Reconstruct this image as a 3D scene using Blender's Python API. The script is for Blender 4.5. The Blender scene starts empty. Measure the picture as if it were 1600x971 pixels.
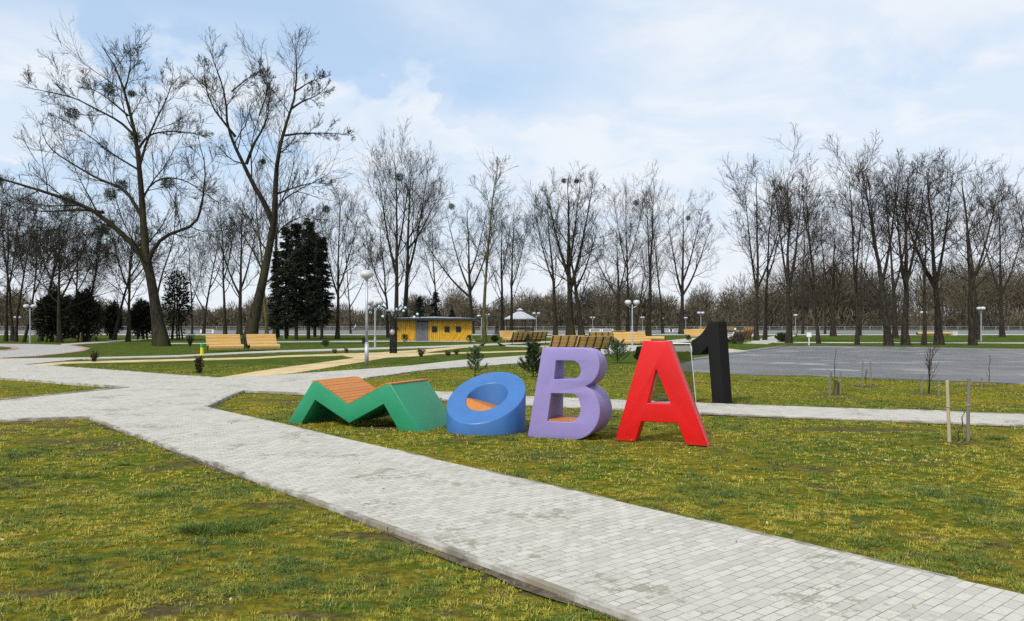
import bpy, bmesh, math, random
import numpy as np
from mathutils import Vector, Matrix
from mathutils.geometry import tessellate_polygon
R = math.radians
sc = bpy.context.scene
COL = sc.collection

# ------------------------------------------------------------------ camera, sky, sun, exposure
F, H, HY = 1232.0, 1.75, 507.0            # focal length in photo pixels, eye height, horizon row
cd = bpy.data.cameras.new('camera'); cam = bpy.data.objects.new('camera', cd); COL.objects.link(cam)
cam.location = (0, 0, H); cam.rotation_euler = (R(90), 0, 0)
cd.sensor_width = 36.0; cd.lens = 36.0 * F / 1600.0
cd.shift_y = (HY - 485.5) / 1600.0
cd.clip_end = 3000.0; cd.clip_start = 0.1
sc.camera = cam

SUN_EL, SUN_AZ = 46.0, 215.0              # azimuth: clockwise from +Y (behind and to the left of the camera)
world = bpy.data.worlds.new('World'); sc.world = world; world.use_nodes = True
wt = world.node_tree; wn, wl = wt.nodes, wt.links; wn.clear()
def wnode(t, **k):
    n = wn.new(t)
    for a, b in k.items(): setattr(n, a, b)
    return n
w_out = wnode('ShaderNodeOutputWorld'); w_bg = wnode('ShaderNodeBackground')
sky = wnode('ShaderNodeTexSky', sky_type='NISHITA', sun_disc=False)
sky.sun_elevation = R(SUN_EL); sky.sun_rotation = R(SUN_AZ); sky.altitude = 100; sky.dust_density = 0.6; sky.ozone_density = 1.0
w_bg.inputs['Strength'].default_value = 0.12
wtc = wnode('ShaderNodeTexCoord'); wsep = wnode('ShaderNodeSeparateXYZ'); wl.new(wtc.outputs['Generated'], wsep.inputs[0])
def wmath(op, a, b=None, clamp=False):
    n = wnode('ShaderNodeMath', operation=op, use_clamp=clamp)
    for i, v in enumerate((a, b)):
        if v is None: continue
        if isinstance(v, (int, float)): n.inputs[i].default_value = v
        else: wl.new(v, n.inputs[i])
    return n.outputs[0]
def wmix(fac, a, b):
    n = wnode('ShaderNodeMix', data_type='RGBA')
    for s, v in ((0, fac), (6, a), (7, b)):
        if isinstance(v, (int, float)): n.inputs[s].default_value = v
        elif isinstance(v, tuple): n.inputs[s].default_value = (*v, 1)
        else: wl.new(v, n.inputs[s])
    return n.outputs[2]
def wramp(fac, stops):
    n = wnode('ShaderNodeMapRange', interpolation_type='SMOOTHSTEP'); wl.new(fac, n.inputs[0])
    n.inputs[1].default_value, n.inputs[2].default_value = stops
    return n.outputs[0]
wz = wmath('ADD', wmath('MAXIMUM', wsep.outputs[2], 0.0), 0.16)
wcmb = wnode('ShaderNodeCombineXYZ')
wl.new(wmath('DIVIDE', wsep.outputs[0], wz), wcmb.inputs[0]); wl.new(wmath('DIVIDE', wsep.outputs[1], wz), wcmb.inputs[1])
def wnoise(scale, detail, rough, off, dist=0.0):
    m = wnode('ShaderNodeMapping'); m.inputs['Location'].default_value = off; wl.new(wcmb.outputs[0], m.inputs[0])
    n = wnode('ShaderNodeTexNoise'); n.inputs['Scale'].default_value = scale; n.inputs['Detail'].default_value = detail
    n.inputs['Roughness'].default_value = rough; n.inputs['Distortion'].default_value = dist; wl.new(m.outputs[0], n.inputs['Vector'])
    return n.outputs['Fac']
cv = wmath('ADD', wnoise(1.0, 9, 0.52, (3.1, 1.7, 0), 0.2), wmath('MULTIPLY', wmath('ADD', wsep.outputs[0], 0.12), 0.42))
pn = wnode('ShaderNodeTexNoise'); pn.inputs['Scale'].default_value = 5.5; pn.inputs['Detail'].default_value = 9; pn.inputs['Roughness'].default_value = 0.55; pn.inputs['Distortion'].default_value = 0.1
pm_ = wnode('ShaderNodeMapping'); pm_.inputs['Scale'].default_value = (1, 1, 1.35); pm_.inputs['Location'].default_value = (0.35, 0.2, 0.1); wl.new(wtc.outputs['Generated'], pm_.inputs[0]); wl.new(pm_.outputs[0], pn.inputs['Vector'])
puff = wramp(pn.outputs['Fac'], (0.475, 0.535))
band = wmath('MULTIPLY', wramp(wsep.outputs[2], (0.36, 0.27)), wramp(wsep.outputs[2], (0.10, 0.17)))
cover = wmath('MAXIMUM', wramp(cv, (0.28, 0.72)), wmath('MULTIPLY', puff, band))
gap = wmath('MULTIPLY', wramp(pn.outputs['Fac'], (0.475, 0.40)), band)
cover = wmath('SUBTRACT', cover, wmath('MULTIPLY', gap, 0.25), True)
billow = wramp(wnoise(1.9, 10, 0.6, (7.3, 4.1, 0), 0.5), (0.42, 0.60))
CL = 5.5                                   # cloud radiance, before the strength above
white = wmix(billow, (0.735*CL, 0.835*CL, 0.955*CL), (0.90*CL, 0.925*CL, 0.965*CL))
blue = wmix(0.70, sky.outputs[0], (0.55*CL, 0.72*CL, 0.93*CL))
skyc = wmix(wmath('MULTIPLY', cover, 0.85), blue, white)
low = wramp(wsep.outputs[2], (0.24, 0.0))
skyc = wmix(wmath('MULTIPLY', low, 0.8), skyc, (0.86*CL, 0.89*CL, 0.95*CL))
wl.new(skyc, w_bg.inputs['Color']); wl.new(w_bg.outputs[0], w_out.inputs[0])

sd = bpy.data.lights.new('sun', 'SUN'); sd.energy = 2.2; sd.angle = R(10); sd.color = (1.0, 0.955, 0.88)
sun = bpy.data.objects.new('sun', sd); COL.objects.link(sun)
_d = Vector((math.sin(R(SUN_AZ))*math.cos(R(SUN_EL)), math.cos(R(SUN_AZ))*math.cos(R(SUN_EL)), math.sin(R(SUN_EL))))
sun.rotation_euler = (-_d).to_track_quat('-Z', 'Y').to_euler(); sun.location = (-20, -20, 40)
sc.view_settings.view_transform = 'Standard'; sc.view_settings.look = 'None'
sc.view_settings.exposure = 0.62; sc.view_settings.gamma = 1.0; sc.view_settings.use_curve_mapping = False
sc.render.engine = 'CYCLES'
sc.cycles.max_bounces = 5; sc.cycles.diffuse_bounces = 3; sc.cycles.glossy_bounces = 2; sc.cycles.transmission_bounces = 4
sc.cycles.transparent_max_bounces = 6; sc.cycles.use_denoising = False
sc.cycles.caustics_reflective = False; sc.cycles.caustics_refractive = False

def G(px, py):                             # a photo pixel on level ground, as a world point
    Y = F*H/(py-HY); return ((px-800.0)*Y/F, Y)
def W(px, py, Y):
    return ((px-800.0)*Y/F, Y, H-(py-HY)*Y/F)

# ------------------------------------------------------------------ materials
def new_mat(name):
    m = bpy.data.materials.new(name); m.use_nodes = True
    return m, m.node_tree.nodes, m.node_tree.links, m.node_tree.nodes['Principled BSDF']
def nd(nodes, t, ins=None, **k):
    n = nodes.new(t)
    for a, b in k.items(): setattr(n, a, b)
    for a, b in (ins or {}).items(): n.inputs[a].default_value = b
    return n
def mixc(nodes, links, fac, a, b, blend='MIX'):
    n = nodes.new('ShaderNodeMix'); n.data_type = 'RGBA'; n.blend_type = blend
    for s, v in ((0, fac), (6, a), (7, b)):
        if isinstance(v, (int, float)): n.inputs[s].default_value = v
        elif isinstance(v, tuple): n.inputs[s].default_value = (v[0], v[1], v[2], 1)
        else: links.new(v, n.inputs[s])
    return n.outputs[2]
def noise(nodes, links, vec, scale, detail=4, rough=0.55, dist=0.0):
    n = nd(nodes, 'ShaderNodeTexNoise', {'Scale': scale, 'Detail': detail, 'Roughness': rough, 'Distortion': dist})
    if vec is not None: links.new(vec, n.inputs['Vector'])
    return n.outputs['Fac']
def ramp(nodes, links, v, lo, hi):
    n = nd(nodes, 'ShaderNodeMapRange', interpolation_type='SMOOTHSTEP'); links.new(v, n.inputs[0])
    n.inputs[1].default_value = lo; n.inputs[2].default_value = hi
    return n.outputs[0]
def mth(nodes, links, op, a, b=0.0, clamp=False):
    n = nd(nodes, 'ShaderNodeMath', operation=op, use_clamp=clamp)
    for i, v in enumerate((a, b)):
        if isinstance(v, (int, float)): n.inputs[i].default_value = v
        else: links.new(v, n.inputs[i])
    return n.outputs[0]
def objvec(nodes, links, scale=(1,1,1), rot=(0,0,0)):
    t = nodes.new('ShaderNodeTexCoord'); m = nodes.new('ShaderNodeMapping')
    m.inputs['Scale'].default_value = scale; m.inputs['Rotation'].default_value = rot
    links.new(t.outputs['Object'], m.inputs[0]); return m.outputs[0]
def bump(nodes, links, bs, hgt, strength, dist):
    b = nd(nodes, 'ShaderNodeBump', {'Strength': strength, 'Distance': dist}); links.new(hgt, b.inputs['Height']); links.new(b.outputs[0], bs.inputs['Normal'])

def noisy(name, a, b, rough=0.7, scale=3.0, detail=6, lo=0.35, hi=0.65, stretch=(1,1,1), bmp=0.0, bd=0.02, metal=0.0, c=None, cscale=0.6, spec=0.4):
    m, n, l, bs = new_mat(name)
    v = objvec(n, l, stretch)
    f = ramp(n, l, noise(n, l, v, scale, detail, 0.6), lo, hi)
    col = mixc(n, l, f, a, b)
    if c: col = mixc(n, l, ramp(n, l, noise(n, l, v, cscale, 5, 0.6), 0.48, 0.66), col, c)
    l.new(col, bs.inputs['Base Color']); bs.inputs['Roughness'].default_value = rough; bs.inputs['Metallic'].default_value = metal
    bs.inputs['Specular IOR Level'].default_value = spec
    if bmp: bump(n, l, bs, noise(n, l, v, scale*2, 6, 0.6), bmp, bd)
    return m

def lawn_colour(n, l, fine=True):
    v = objvec(n, l)
    sp = nd(n, 'ShaderNodeSeparateXYZ'); l.new(v, sp.inputs[0])
    a = noise(n, l, v, 0.30, 4, 0.6); b = noise(n, l, v, 4.6, 6, 0.66, 0.5); c = noise(n, l, v, 11.0, 7, 0.75)
    moss = mixc(n, l, ramp(n, l, c, 0.3, 0.7), (0.115, 0.090, 0.020), (0.355, 0.290, 0.027))
    green = mixc(n, l, ramp(n, l, c, 0.3, 0.7), (0.050, 0.090, 0.013), (0.150, 0.195, 0.028))
    gm = ramp(n, l, mth(n, l, 'ADD', mth(n, l, 'MULTIPLY', a, 0.42), mth(n, l, 'MULTIPLY', b, 0.72)), 0.50, 0.66)
    near = mixc(n, l, gm, moss, green)
    fg = mixc(n, l, ramp(n, l, noise(n, l, v, 1.4, 6, 0.7), 0.35, 0.7), (0.042, 0.078, 0.013), (0.120, 0.145, 0.024))
    far = ramp(n, l, mth(n, l, 'ADD', sp.outputs[1], mth(n, l, 'MULTIPLY', a, 8.0)), 26.0, 40.0)
    col = mixc(n, l, far, near, fg)
    return v, col, b, c
WORN = [(95, 668, .75, .35), (95, 690, 1.1, .40), (30, 663, 1.2, .30), (598, 668, .7, .30), (650, 845, .6, .16), (845, 905, .5, .12), (1300, 618, .7, .5), (1355, 604, .8, .6), (1453, 616, .9, .5), (1534, 604, .9, .6),
        (1497, 692, .55, .28), (560, 838, .45, .12), (415, 626, .9, .5), (480, 962, .4, .10), (70, 930, .5, .12), (1040, 640, 1.2, .35), (1330, 672, 1.5, .4), (925, 655, 1.0, .3), (720, 690, .6, .2), (430, 790, .5, .14), (300, 722, .5, .14)]
def make_lawn():
    m, n, l, bs = new_mat('lawn_soil')
    v, col, b, c = lawn_colour(n, l)
    dirt = mixc(n, l, ramp(n, l, c, 0.3, 0.7), (0.060, 0.046, 0.030), (0.165, 0.128, 0.085))
    d = ramp(n, l, mth(n, l, 'ADD', mth(n, l, 'MULTIPLY', noise(n, l, v, 0.75, 5, 0.7), 0.75), mth(n, l, 'MULTIPLY', c, 0.3)), 0.55, 0.65)
    col = mixc(n, l, mth(n, l, 'MULTIPLY', d, 0.85), col, dirt)
    # turf worn down to bare earth, each patch with a ragged edge
    worn = None
    for px, py, rx, ry in WORN:
        c0 = G(px, py); sb_ = nd(n, 'ShaderNodeVectorMath', operation='SUBTRACT'); l.new(v, sb_.inputs[0]); sb_.inputs[1].default_value = (c0[0], c0[1], 0)
        ml_ = nd(n, 'ShaderNodeVectorMath', operation='MULTIPLY'); l.new(sb_.outputs[0], ml_.inputs[0]); ml_.inputs[1].default_value = (1/rx, 1/ry, 0)
        ln_ = nd(n, 'ShaderNodeVectorMath', operation='LENGTH'); l.new(ml_.outputs[0], ln_.inputs[0])
        worn = ln_.outputs['Value'] if worn is None else mth(n, l, 'MINIMUM', worn, ln_.outputs['Value'])
    edge = mth(n, l, 'ADD', worn, mth(n, l, 'MULTIPLY', mth(n, l, 'SUBTRACT', noise(n, l, v, 3.2, 7, 0.75), 0.5), 3.4))
    col = mixc(n, l, mth(n, l, 'MULTIPLY', ramp(n, l, edge, 0.95, 0.35), 0.7), col, dirt)
    fleck = ramp(n, l, noise(n, l, v, 26.0, 2, 0.5), 0.70, 0.76)
    col = mixc(n, l, mth(n, l, 'MULTIPLY', fleck, 0.5), col, (0.22, 0.19, 0.12))
    l.new(col, bs.inputs['Base Color']); bs.inputs['Roughness'].default_value = 1.0; bs.inputs['Specular IOR Level'].default_value = 0.0
    bump(n, l, bs, mth(n, l, 'ADD', b, mth(n, l, 'MULTIPLY', noise(n, l, v, 18, 6, 0.75), 0.8)), 0.9, 0.08)
    return m
def make_blades():
    m, n, l, bs = new_mat('grass_blade')
    at = nd(n, 'ShaderNodeAttribute', attribute_name='rnd'); cr = n.new('ShaderNodeValToRGB'); e = cr.color_ramp
    stops = [(0.0, (0.026, 0.066, 0.013)), (0.35, (0.098, 0.160, 0.022)), (0.6, (0.262, 0.268, 0.027)), (0.85, (0.46, 0.385, 0.036)), (0.95, (0.45, 0.365, 0.048)), (0.985, (0.40, 0.33, 0.16))]
    while len(e.elements) < len(stops): e.elements.new(0.5)
    for el, (p, c) in zip(e.elements, stops): el.position = p; el.color = (*c, 1)
    l.new(at.outputs['Fac'], cr.inputs[0])
    l.new(cr.outputs[0], bs.inputs['Base Color']); bs.inputs['Roughness'].default_value = 0.6; bs.inputs['Specular IOR Level'].default_value = 0.25
    return m
def make_paver(name, rot, a=(0.39, 0.362, 0.305), b=(0.62, 0.575, 0.485), bw=0.165, bh=0.083):
    m, n, l, bs = new_mat(name)
    v = objvec(n, l, (1,1,1), (0, 0, rot)); v0 = objvec(n, l)
    wob = nd(n, 'ShaderNodeTexNoise', {'Scale': 1.6, 'Detail': 2}); l.new(v0, wob.inputs['Vector'])
    wv = nd(n, 'ShaderNodeVectorMath', operation='MULTIPLY_ADD'); l.new(wob.outputs['Color'], wv.inputs[0]); wv.inputs[1].default_value = (0.022, 0.022, 0); l.new(v, wv.inputs[2])
    br = nd(n, 'ShaderNodeTexBrick', {'Scale': 1.0, 'Mortar Size': 0.0032, 'Mortar Smooth': 0.35, 'Bias': 0.0, 'Brick Width': bw, 'Row Height': bh,
            'Color1': (*a, 1), 'Color2': (*b, 1), 'Mortar': (0.19, 0.175, 0.145, 1)}, offset=0.5)
    l.new(wv.outputs[0], br.inputs['Vector'])
    col = br.outputs['Color']
    col = mixc(n, l, 0.42, col, mixc(n, l, ramp(n, l, noise(n, l, v0, 2.2, 7, 0.7), 0.3, 0.7), (0.455, 0.43, 0.375), (0.545, 0.51, 0.44)))
    col = mixc(n, l, mth(n, l, 'MULTIPLY', ramp(n, l, noise(n, l, v0, 40, 4, 0.7), 0.35, 0.75), 0.22), col, (0.30, 0.29, 0.265))
    br2 = nd(n, 'ShaderNodeTexBrick', {'Scale': 1.0, 'Mortar Size': 0.0, 'Bias': -0.25, 'Brick Width': bw, 'Row Height': bh, 'Color1': (0,0,0,1), 'Color2': (1,1,1,1), 'Mortar': (0,0,0,1)}, offset=0.5)
    l.new(wv.outputs[0], br2.inputs['Vector'])
    st = mth(n, l, 'MULTIPLY', ramp(n, l, br2.outputs['Color'], 0.62, 0.92), ramp(n, l, noise(n, l, v0, 9, 5, 0.65), 0.40, 0.56))
    col = mixc(n, l, mth(n, l, 'MULTIPLY', st, 0.75), col, (0.20, 0.175, 0.115))
    s2 = ramp(n, l, mth(n, l, 'ADD', mth(n, l, 'MULTIPLY', noise(n, l, v0, 1.1, 4, 0.6), 0.5), mth(n, l, 'MULTIPLY', noise(n, l, v, 11, 5, 0.7), 0.5)), 0.535, 0.61)
    col = mixc(n, l, mth(n, l, 'MULTIPLY', s2, 0.7), col, (0.225, 0.205, 0.145))
    mo = mth(n, l, 'MULTIPLY', br.outputs['Fac'], ramp(n, l, noise(n, l, v0, 4.0, 4, 0.6), 0.40, 0.62))
    col = mixc(n, l, mth(n, l, 'MULTIPLY', mo, 0.85), col, (0.075, 0.065, 0.045))
    l.new(col, bs.inputs['Base Color']); bs.inputs['Roughness'].default_value = 0.85; bs.inputs['Specular IOR Level'].default_value = 0.25
    hg = mth(n, l, 'ADD', mth(n, l, 'MULTIPLY', br.outputs['Fac'], -1.0), mth(n, l, 'MULTIPLY', noise(n, l, v0, 60, 5, 0.7), 0.35))
    hg = mth(n, l, 'ADD', hg, mth(n, l, 'MULTIPLY', br.outputs['Color'], 0.8))
    bump(n, l, bs, hg, 0.55, 0.008)
    return m
def make_asphalt():
    m, n, l, bs = new_mat('wet_asphalt')
    v = objvec(n, l)
    wet = ramp(n, l, noise(n, l, v, 0.13, 5, 0.6, 0.4), 0.40, 0.58)
    col = mixc(n, l, ramp(n, l, noise(n, l, v, 0.35, 7, 0.65), 0.3, 0.7), (0.118, 0.113, 0.110), (0.205, 0.198, 0.190))
    col = mixc(n, l, mth(n, l, 'MULTIPLY', wet, 0.6), col, (0.075, 0.073, 0.073))
    pale = ramp(n, l, noise(n, l, v, 0.21, 5, 0.6), 0.555, 0.64)  # pale patches; the long reflecting streaks are painted into the colour here too
    col = mixc(n, l, mth(n, l, 'MULTIPLY', pale, 0.75), col, (0.34, 0.325, 0.30))
    pud = ramp(n, l, noise(n, l, v, 0.24, 3, 0.5, 0.5), 0.675, 0.70)
    col = mixc(n, l, mth(n, l, 'MULTIPLY', pud, 0.85), col, (0.022, 0.022, 0.024))
    col = mixc(n, l, mth(n, l, 'MULTIPLY', ramp(n, l, noise(n, l, v, 5, 4, 0.6), 0.45, 0.75), 0.2), col, (0.22, 0.215, 0.205))
    l.new(col, bs.inputs['Base Color'])
    rr = mth(n, l, 'SUBTRACT', 0.88, mth(n, l, 'MULTIPLY', wet, 0.45)); bs.inputs['Specular IOR Level'].default_value = 0.3; l.new(rr, bs.inputs['Roughness'])
    return m
def make_wood(name, a, b, axis_scale, rough=0.55, dark=None, bmp=0.0):
    m, n, l, bs = new_mat(name)
    v = objvec(n, l, axis_scale)
    f = ramp(n, l, noise(n, l, v, 4.0, 8, 0.65, 0.6), 0.28, 0.72)
    at = nd(n, 'ShaderNodeAttribute', attribute_name='rnd')
    col = mixc(n, l, mth(n, l, 'ADD', mth(n, l, 'MULTIPLY', f, 0.45), mth(n, l, 'MULTIPLY', at.outputs['Fac'], 0.6)), a, b)
    if dark: col = mixc(n, l, mth(n, l, 'MULTIPLY', ramp(n, l, noise(n, l, v, 1.3, 6, 0.6), 0.52, 0.68), 0.75), col, dark)
    l.new(col, bs.inputs['Base Color']); bs.inputs['Roughness'].default_value = rough
    if bmp: bump(n, l, bs, f, bmp, 0.01)
    return m
def make_paint(name, c, rough=0.42, var=0.07, spec=0.4):
    m, n, l, bs = new_mat(name)
    v = objvec(n, l)
    lo = tuple(x*(1-var) for x in c); hi = tuple(min(1, x*(1+var)) for x in c)
    col = mixc(n, l, ramp(n, l, noise(n, l, v, 1.7, 6, 0.6), 0.3, 0.7), lo, hi)
    sp = nd(n, 'ShaderNodeSeparateXYZ'); l.new(v, sp.inputs[0])
    splash = mth(n, l, 'MULTIPLY', ramp(n, l, mth(n, l, 'ADD', sp.outputs[2], mth(n, l, 'MULTIPLY', noise(n, l, v, 9, 5, 0.7), 0.16)), 0.17, 0.05), 0.30)
    col = mixc(n, l, splash, col, (0.10, 0.085, 0.05))
    l.new(col, bs.inputs['Base Color'])
    l.new(mth(n, l, 'ADD', mth(n, l, 'MULTIPLY', noise(n, l, v, 5, 6, 0.7), 0.25), rough-0.12), bs.inputs['Roughness'])
    bs.inputs['Specular IOR Level'].default_value = spec
    return m
def make_foliage(name, a, b, rough=0.7):
    m, n, l, bs = new_mat(name)
    at = nd(n, 'ShaderNodeAttribute', attribute_name='rnd')
    l.new(mixc(n, l, at.outputs['Fac'], a, b), bs.inputs['Base Color']); bs.inputs['Roughness'].default_value = rough
    bs.inputs['Specular IOR Level'].default_value = 0.2
    return m
def make_glass(name, tint, alpha):
    m, n, l, bs = new_mat(name)
    tr = nd(n, 'ShaderNodeBsdfTransparent', {'Color': (*tint, 1)}); gl = nd(n, 'ShaderNodeBsdfGlossy', {'Roughness': 0.02})
    fr = nd(n, 'ShaderNodeFresnel', {'IOR': 1.45}); mx = nd(n, 'ShaderNodeMixShader')
    l.new(fr.outputs[0], mx.inputs[0]); l.new(tr.outputs[0], mx.inputs[1]); l.new(gl.outputs[0], mx.inputs[2])
    l.new(mx.outputs[0], n['Material Output'].inputs[0]); return m

M = {}
M['lawn'] = make_lawn(); M['blade'] = make_blades()
PATH_ANG = math.atan2(11.1, -9.4)          # heading of the near path
M['paver'] = make_paver('paver_near', -(PATH_ANG - math.pi/2))
M['paver2'] = make_paver('paver_cross', R(8.0))
M['paver3'] = make_paver('paver_rose', R(3.0), (0.33, 0.315, 0.31), (0.41, 0.39, 0.38))
M['rose_edge'] = noisy('rose_brick', (0.33, 0.20, 0.155), (0.42, 0.27, 0.21), 0.85, 6)
M['kerb'] = noisy('kerb_concrete', (0.20, 0.18, 0.145), (0.47, 0.445, 0.39), 0.9, 4, 6, 0.35, 0.65, bmp=0.4, c=(0.25, 0.215, 0.155), cscale=1.5, spec=.1)
M['sand'] = noisy('yellow_sand', (0.50, 0.365, 0.17), (0.62, 0.47, 0.25), 0.95, 1.2, 8, bmp=0.4, bd=0.02, c=(0.40, 0.29, 0.14), cscale=0.5)
M['asphalt'] = make_asphalt()
M['promenade'] = noisy('promenade_concrete', (0.165, 0.163, 0.165), (0.215, 0.213, 0.215), 0.95, 0.08, 6, spec=.05)
M['concrete'] = noisy('pale_concrete', (0.50, 0.49, 0.47), (0.62, 0.61, 0.59), 0.85, 1.0)
M['soil'] = noisy('bare_soil', (0.060, 0.046, 0.030), (0.150, 0.115, 0.075), 0.95, 9, 7, bmp=0.8, bd=0.05)
M['bark'] = noisy('bark_brown', (0.018, 0.015, 0.012), (0.050, 0.042, 0.031), 0.95, 3.0, 6, stretch=(3, 3, 0.6), bmp=0.8, bd=0.05, c=(0.052, 0.051, 0.024), cscale=0.25, spec=0.05)
M['bark_dark'] = noisy('bark_dark', (0.020, 0.017, 0.013), (0.054, 0.045, 0.033), 0.95, 3.0, 6, stretch=(3, 3, 0.6), bmp=0.8, bd=0.05, spec=0.1)
M['bark_yellow'] = noisy('bark_lichen', (0.055, 0.047, 0.022), (0.125, 0.112, 0.040), 0.95, 2.0, 6, stretch=(3, 3, 0.6), bmp=0.8, bd=0.04, spec=0.1)
M['twig'] = noisy('twig_brown', (0.026, 0.022, 0.017), (0.056, 0.047, 0.034), 0.95, 0.7, 3, spec=0.1)
M['twig_red'] = noisy('twig_reddish', (0.034, 0.026, 0.020), (0.068, 0.051, 0.037), 0.95, 0.7, 3, spec=0.1)
M['spruce'] = make_foliage('spruce_needles', (0.007, 0.011, 0.007), (0.026, 0.034, 0.017))
M['thuja'] = make_foliage('thuja_sprays', (0.012, 0.013, 0.009), (0.034, 0.034, 0.020))
M['pine'] = make_foliage('pine_needles', (0.030, 0.058, 0.026), (0.115, 0.165, 0.065))
M['pine_dark'] = make_foliage('dark_pine_needles', (0.018, 0.036, 0.014), (0.070, 0.105, 0.034))
M['mistletoe'] = make_foliage('mistletoe_leaves', (0.024, 0.034, 0.013), (0.072, 0.088, 0.030))
M['brownleaf'] = make_foliage('winter_leaves', (0.06, 0.045, 0.018), (0.16, 0.13, 0.045))
M['deadthuja'] = make_foliage('dried_thuja', (0.035, 0.028, 0.014), (0.085, 0.065, 0.030))
M['farwood'] = make_foliage('far_wood_twigs', (0.058, 0.049, 0.038), (0.135, 0.110, 0.068), 0.95)  # brown twigs, lightened so that slight distance haze is in the colour
M['deadstalk'] = noisy('dry_stalk', (0.10, 0.07, 0.035), (0.19, 0.14, 0.075), .9, 3)
M['litter'] = make_foliage('dry_leaf', (0.20, 0.13, 0.06), (0.55, 0.47, 0.33))
M['green'] = make_paint('green_paint', (0.020, 0.245, 0.115), 0.45)
M['blue'] = make_paint('blue_paint', (0.048, 0.150, 0.375), 0.40)
M['purple'] = make_paint('purple_paint', (0.275, 0.222, 0.475), 0.48)
M['red'] = make_paint('red_paint', (0.64, 0.008, 0.008), 0.36)
M['black'] = make_paint('black_paint', (0.0165, 0.0162, 0.0155), 0.75, spec=.05)
M['seatwood'] = make_wood('seat_wood', (0.40, 0.125, 0.016), (0.56, 0.205, 0.030), (6, 1.2, 6), 0.5)
M['benchwood'] = make_wood('bench_wood', (0.47, 0.235, 0.038), (0.72, 0.47, 0.145), (0.5, 5, 5), 0.5, (0.50, 0.42, 0.30))
M['benchwood_dark'] = make_wood('bench_wood_weathered', (0.20, 0.095, 0.03), (0.36, 0.18, 0.06), (0.5, 5, 5), 0.6)
M['iron'] = noisy('black_iron', (0.012, 0.012, 0.012), (0.025, 0.025, 0.025), 0.5, 4)
M['galv'] = noisy('galvanised_steel', (0.36, 0.38, 0.41), (0.47, 0.49, 0.52), 0.45, 3, metal=0.35)
M['railgrey'] = noisy('weathered_rail_steel', (0.17, 0.18, 0.19), (0.25, 0.26, 0.27), 0.6, 3)
M['lampglass'] = noisy('white_lamp_glass', (0.50, 0.51, 0.52), (0.58, 0.58, 0.58), 0.2, 2)
M['lampcap'] = noisy('grey_lamp_cap', (0.30, 0.31, 0.33), (0.38, 0.39, 0.41), 0.4, 3, metal=0.4)
M['yellowwood'] = make_wood('yellow_planks', (0.64, 0.30, 0.010), (0.86, 0.50, 0.026), (1, 1, 1), 0.6)
M['yellowwood2'] = make_wood('orange_planks', (0.58, 0.27, 0.012), (0.74, 0.38, 0.028), (1, 1, 1), 0.55)
M['greydoor'] = noisy('grey_door_paint', (0.15, 0.15, 0.155), (0.19, 0.19, 0.195), 0.6, 2)
M['darkglass'] = noisy('dark_window_glass', (0.010, 0.010, 0.012), (0.018, 0.018, 0.02), 0.12, 2)
M['roofdark'] = noisy('dark_fascia', (0.022, 0.023, 0.026), (0.04, 0.041, 0.045), 0.6, 2)
M['roofgrey'] = noisy('grey_roof_sheet', (0.28, 0.30, 0.33), (0.38, 0.40, 0.43), 0.45, 1.5)
M['gazeboroof'] = noisy('pale_shingles', (0.46, 0.47, 0.47), (0.58, 0.59, 0.59), 0.7, 2.5, stretch=(1, 1, 3))
M['darkwood'] = noisy('dark_stained_wood', (0.030, 0.022, 0.016), (0.06, 0.045, 0.03), 0.7, 5, stretch=(4, 4, 0.5))
M['stake_pale'] = make_wood('pale_stake_wood', (0.34, 0.27, 0.17), (0.50, 0.41, 0.28), (8, 8, 0.8), 0.8)
M['stake_grey'] = make_wood('grey_stake_wood', (0.13, 0.11, 0.095), (0.24, 0.205, 0.175), (8, 8, 0.8), 0.85)
M['string'] = noisy('dirty_string', (0.30, 0.28, 0.24), (0.45, 0.43, 0.38), 0.9, 20)
M['white'] = noisy('white_paint', (0.70, 0.70, 0.68), (0.80, 0.80, 0.78), 0.5, 4)
M['yellow'] = noisy('yellow_paint', (0.72, 0.55, 0.015), (0.80, 0.62, 0.03), 0.45, 4)
M['brightgreen'] = noisy('bright_green_paint', (0.02, 0.28, 0.03), (0.03, 0.34, 0.05), 0.45, 4)
M['bluelamp'] = noisy('pale_blue_bulb', (0.38, 0.62, 0.66), (0.55, 0.74, 0.76), 0.15, 6)
M['crow'] = noisy('crow_feathers', (0.008, 0.008, 0.010), (0.02, 0.02, 0.023), 0.5, 8)
M['skin'] = noisy('skin', (0.42, 0.25, 0.18), (0.48, 0.30, 0.22), 0.6, 8)
M['glass'] = make_glass('tinted_glass', (0.70, 0.72, 0.70), 0.5)

# ------------------------------------------------------------------ builders
def tag(o, label=None, cat=None, group=None, kind=None):
    if label: o['label'] = label
    if cat: o['category'] = cat
    if group: o['group'] = group
    if kind: o['kind'] = kind
    return o
def thing(name, label, cat, loc=(0, 0, 0), rz=0.0, group=None):
    o = bpy.data.objects.new(name, None); COL.objects.link(o); o.empty_display_size = 0.2
    o.location = loc if len(loc) == 3 else (loc[0], loc[1], 0); o.rotation_euler = (0, 0, rz)
    return tag(o, label, cat, group)
def copy_tree(o, parent=None):
    c = o.copy(); COL.objects.link(c)
    if parent is not None: c.parent = parent
    for ch in list(o.children): copy_tree(ch, c)
    return c

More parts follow.
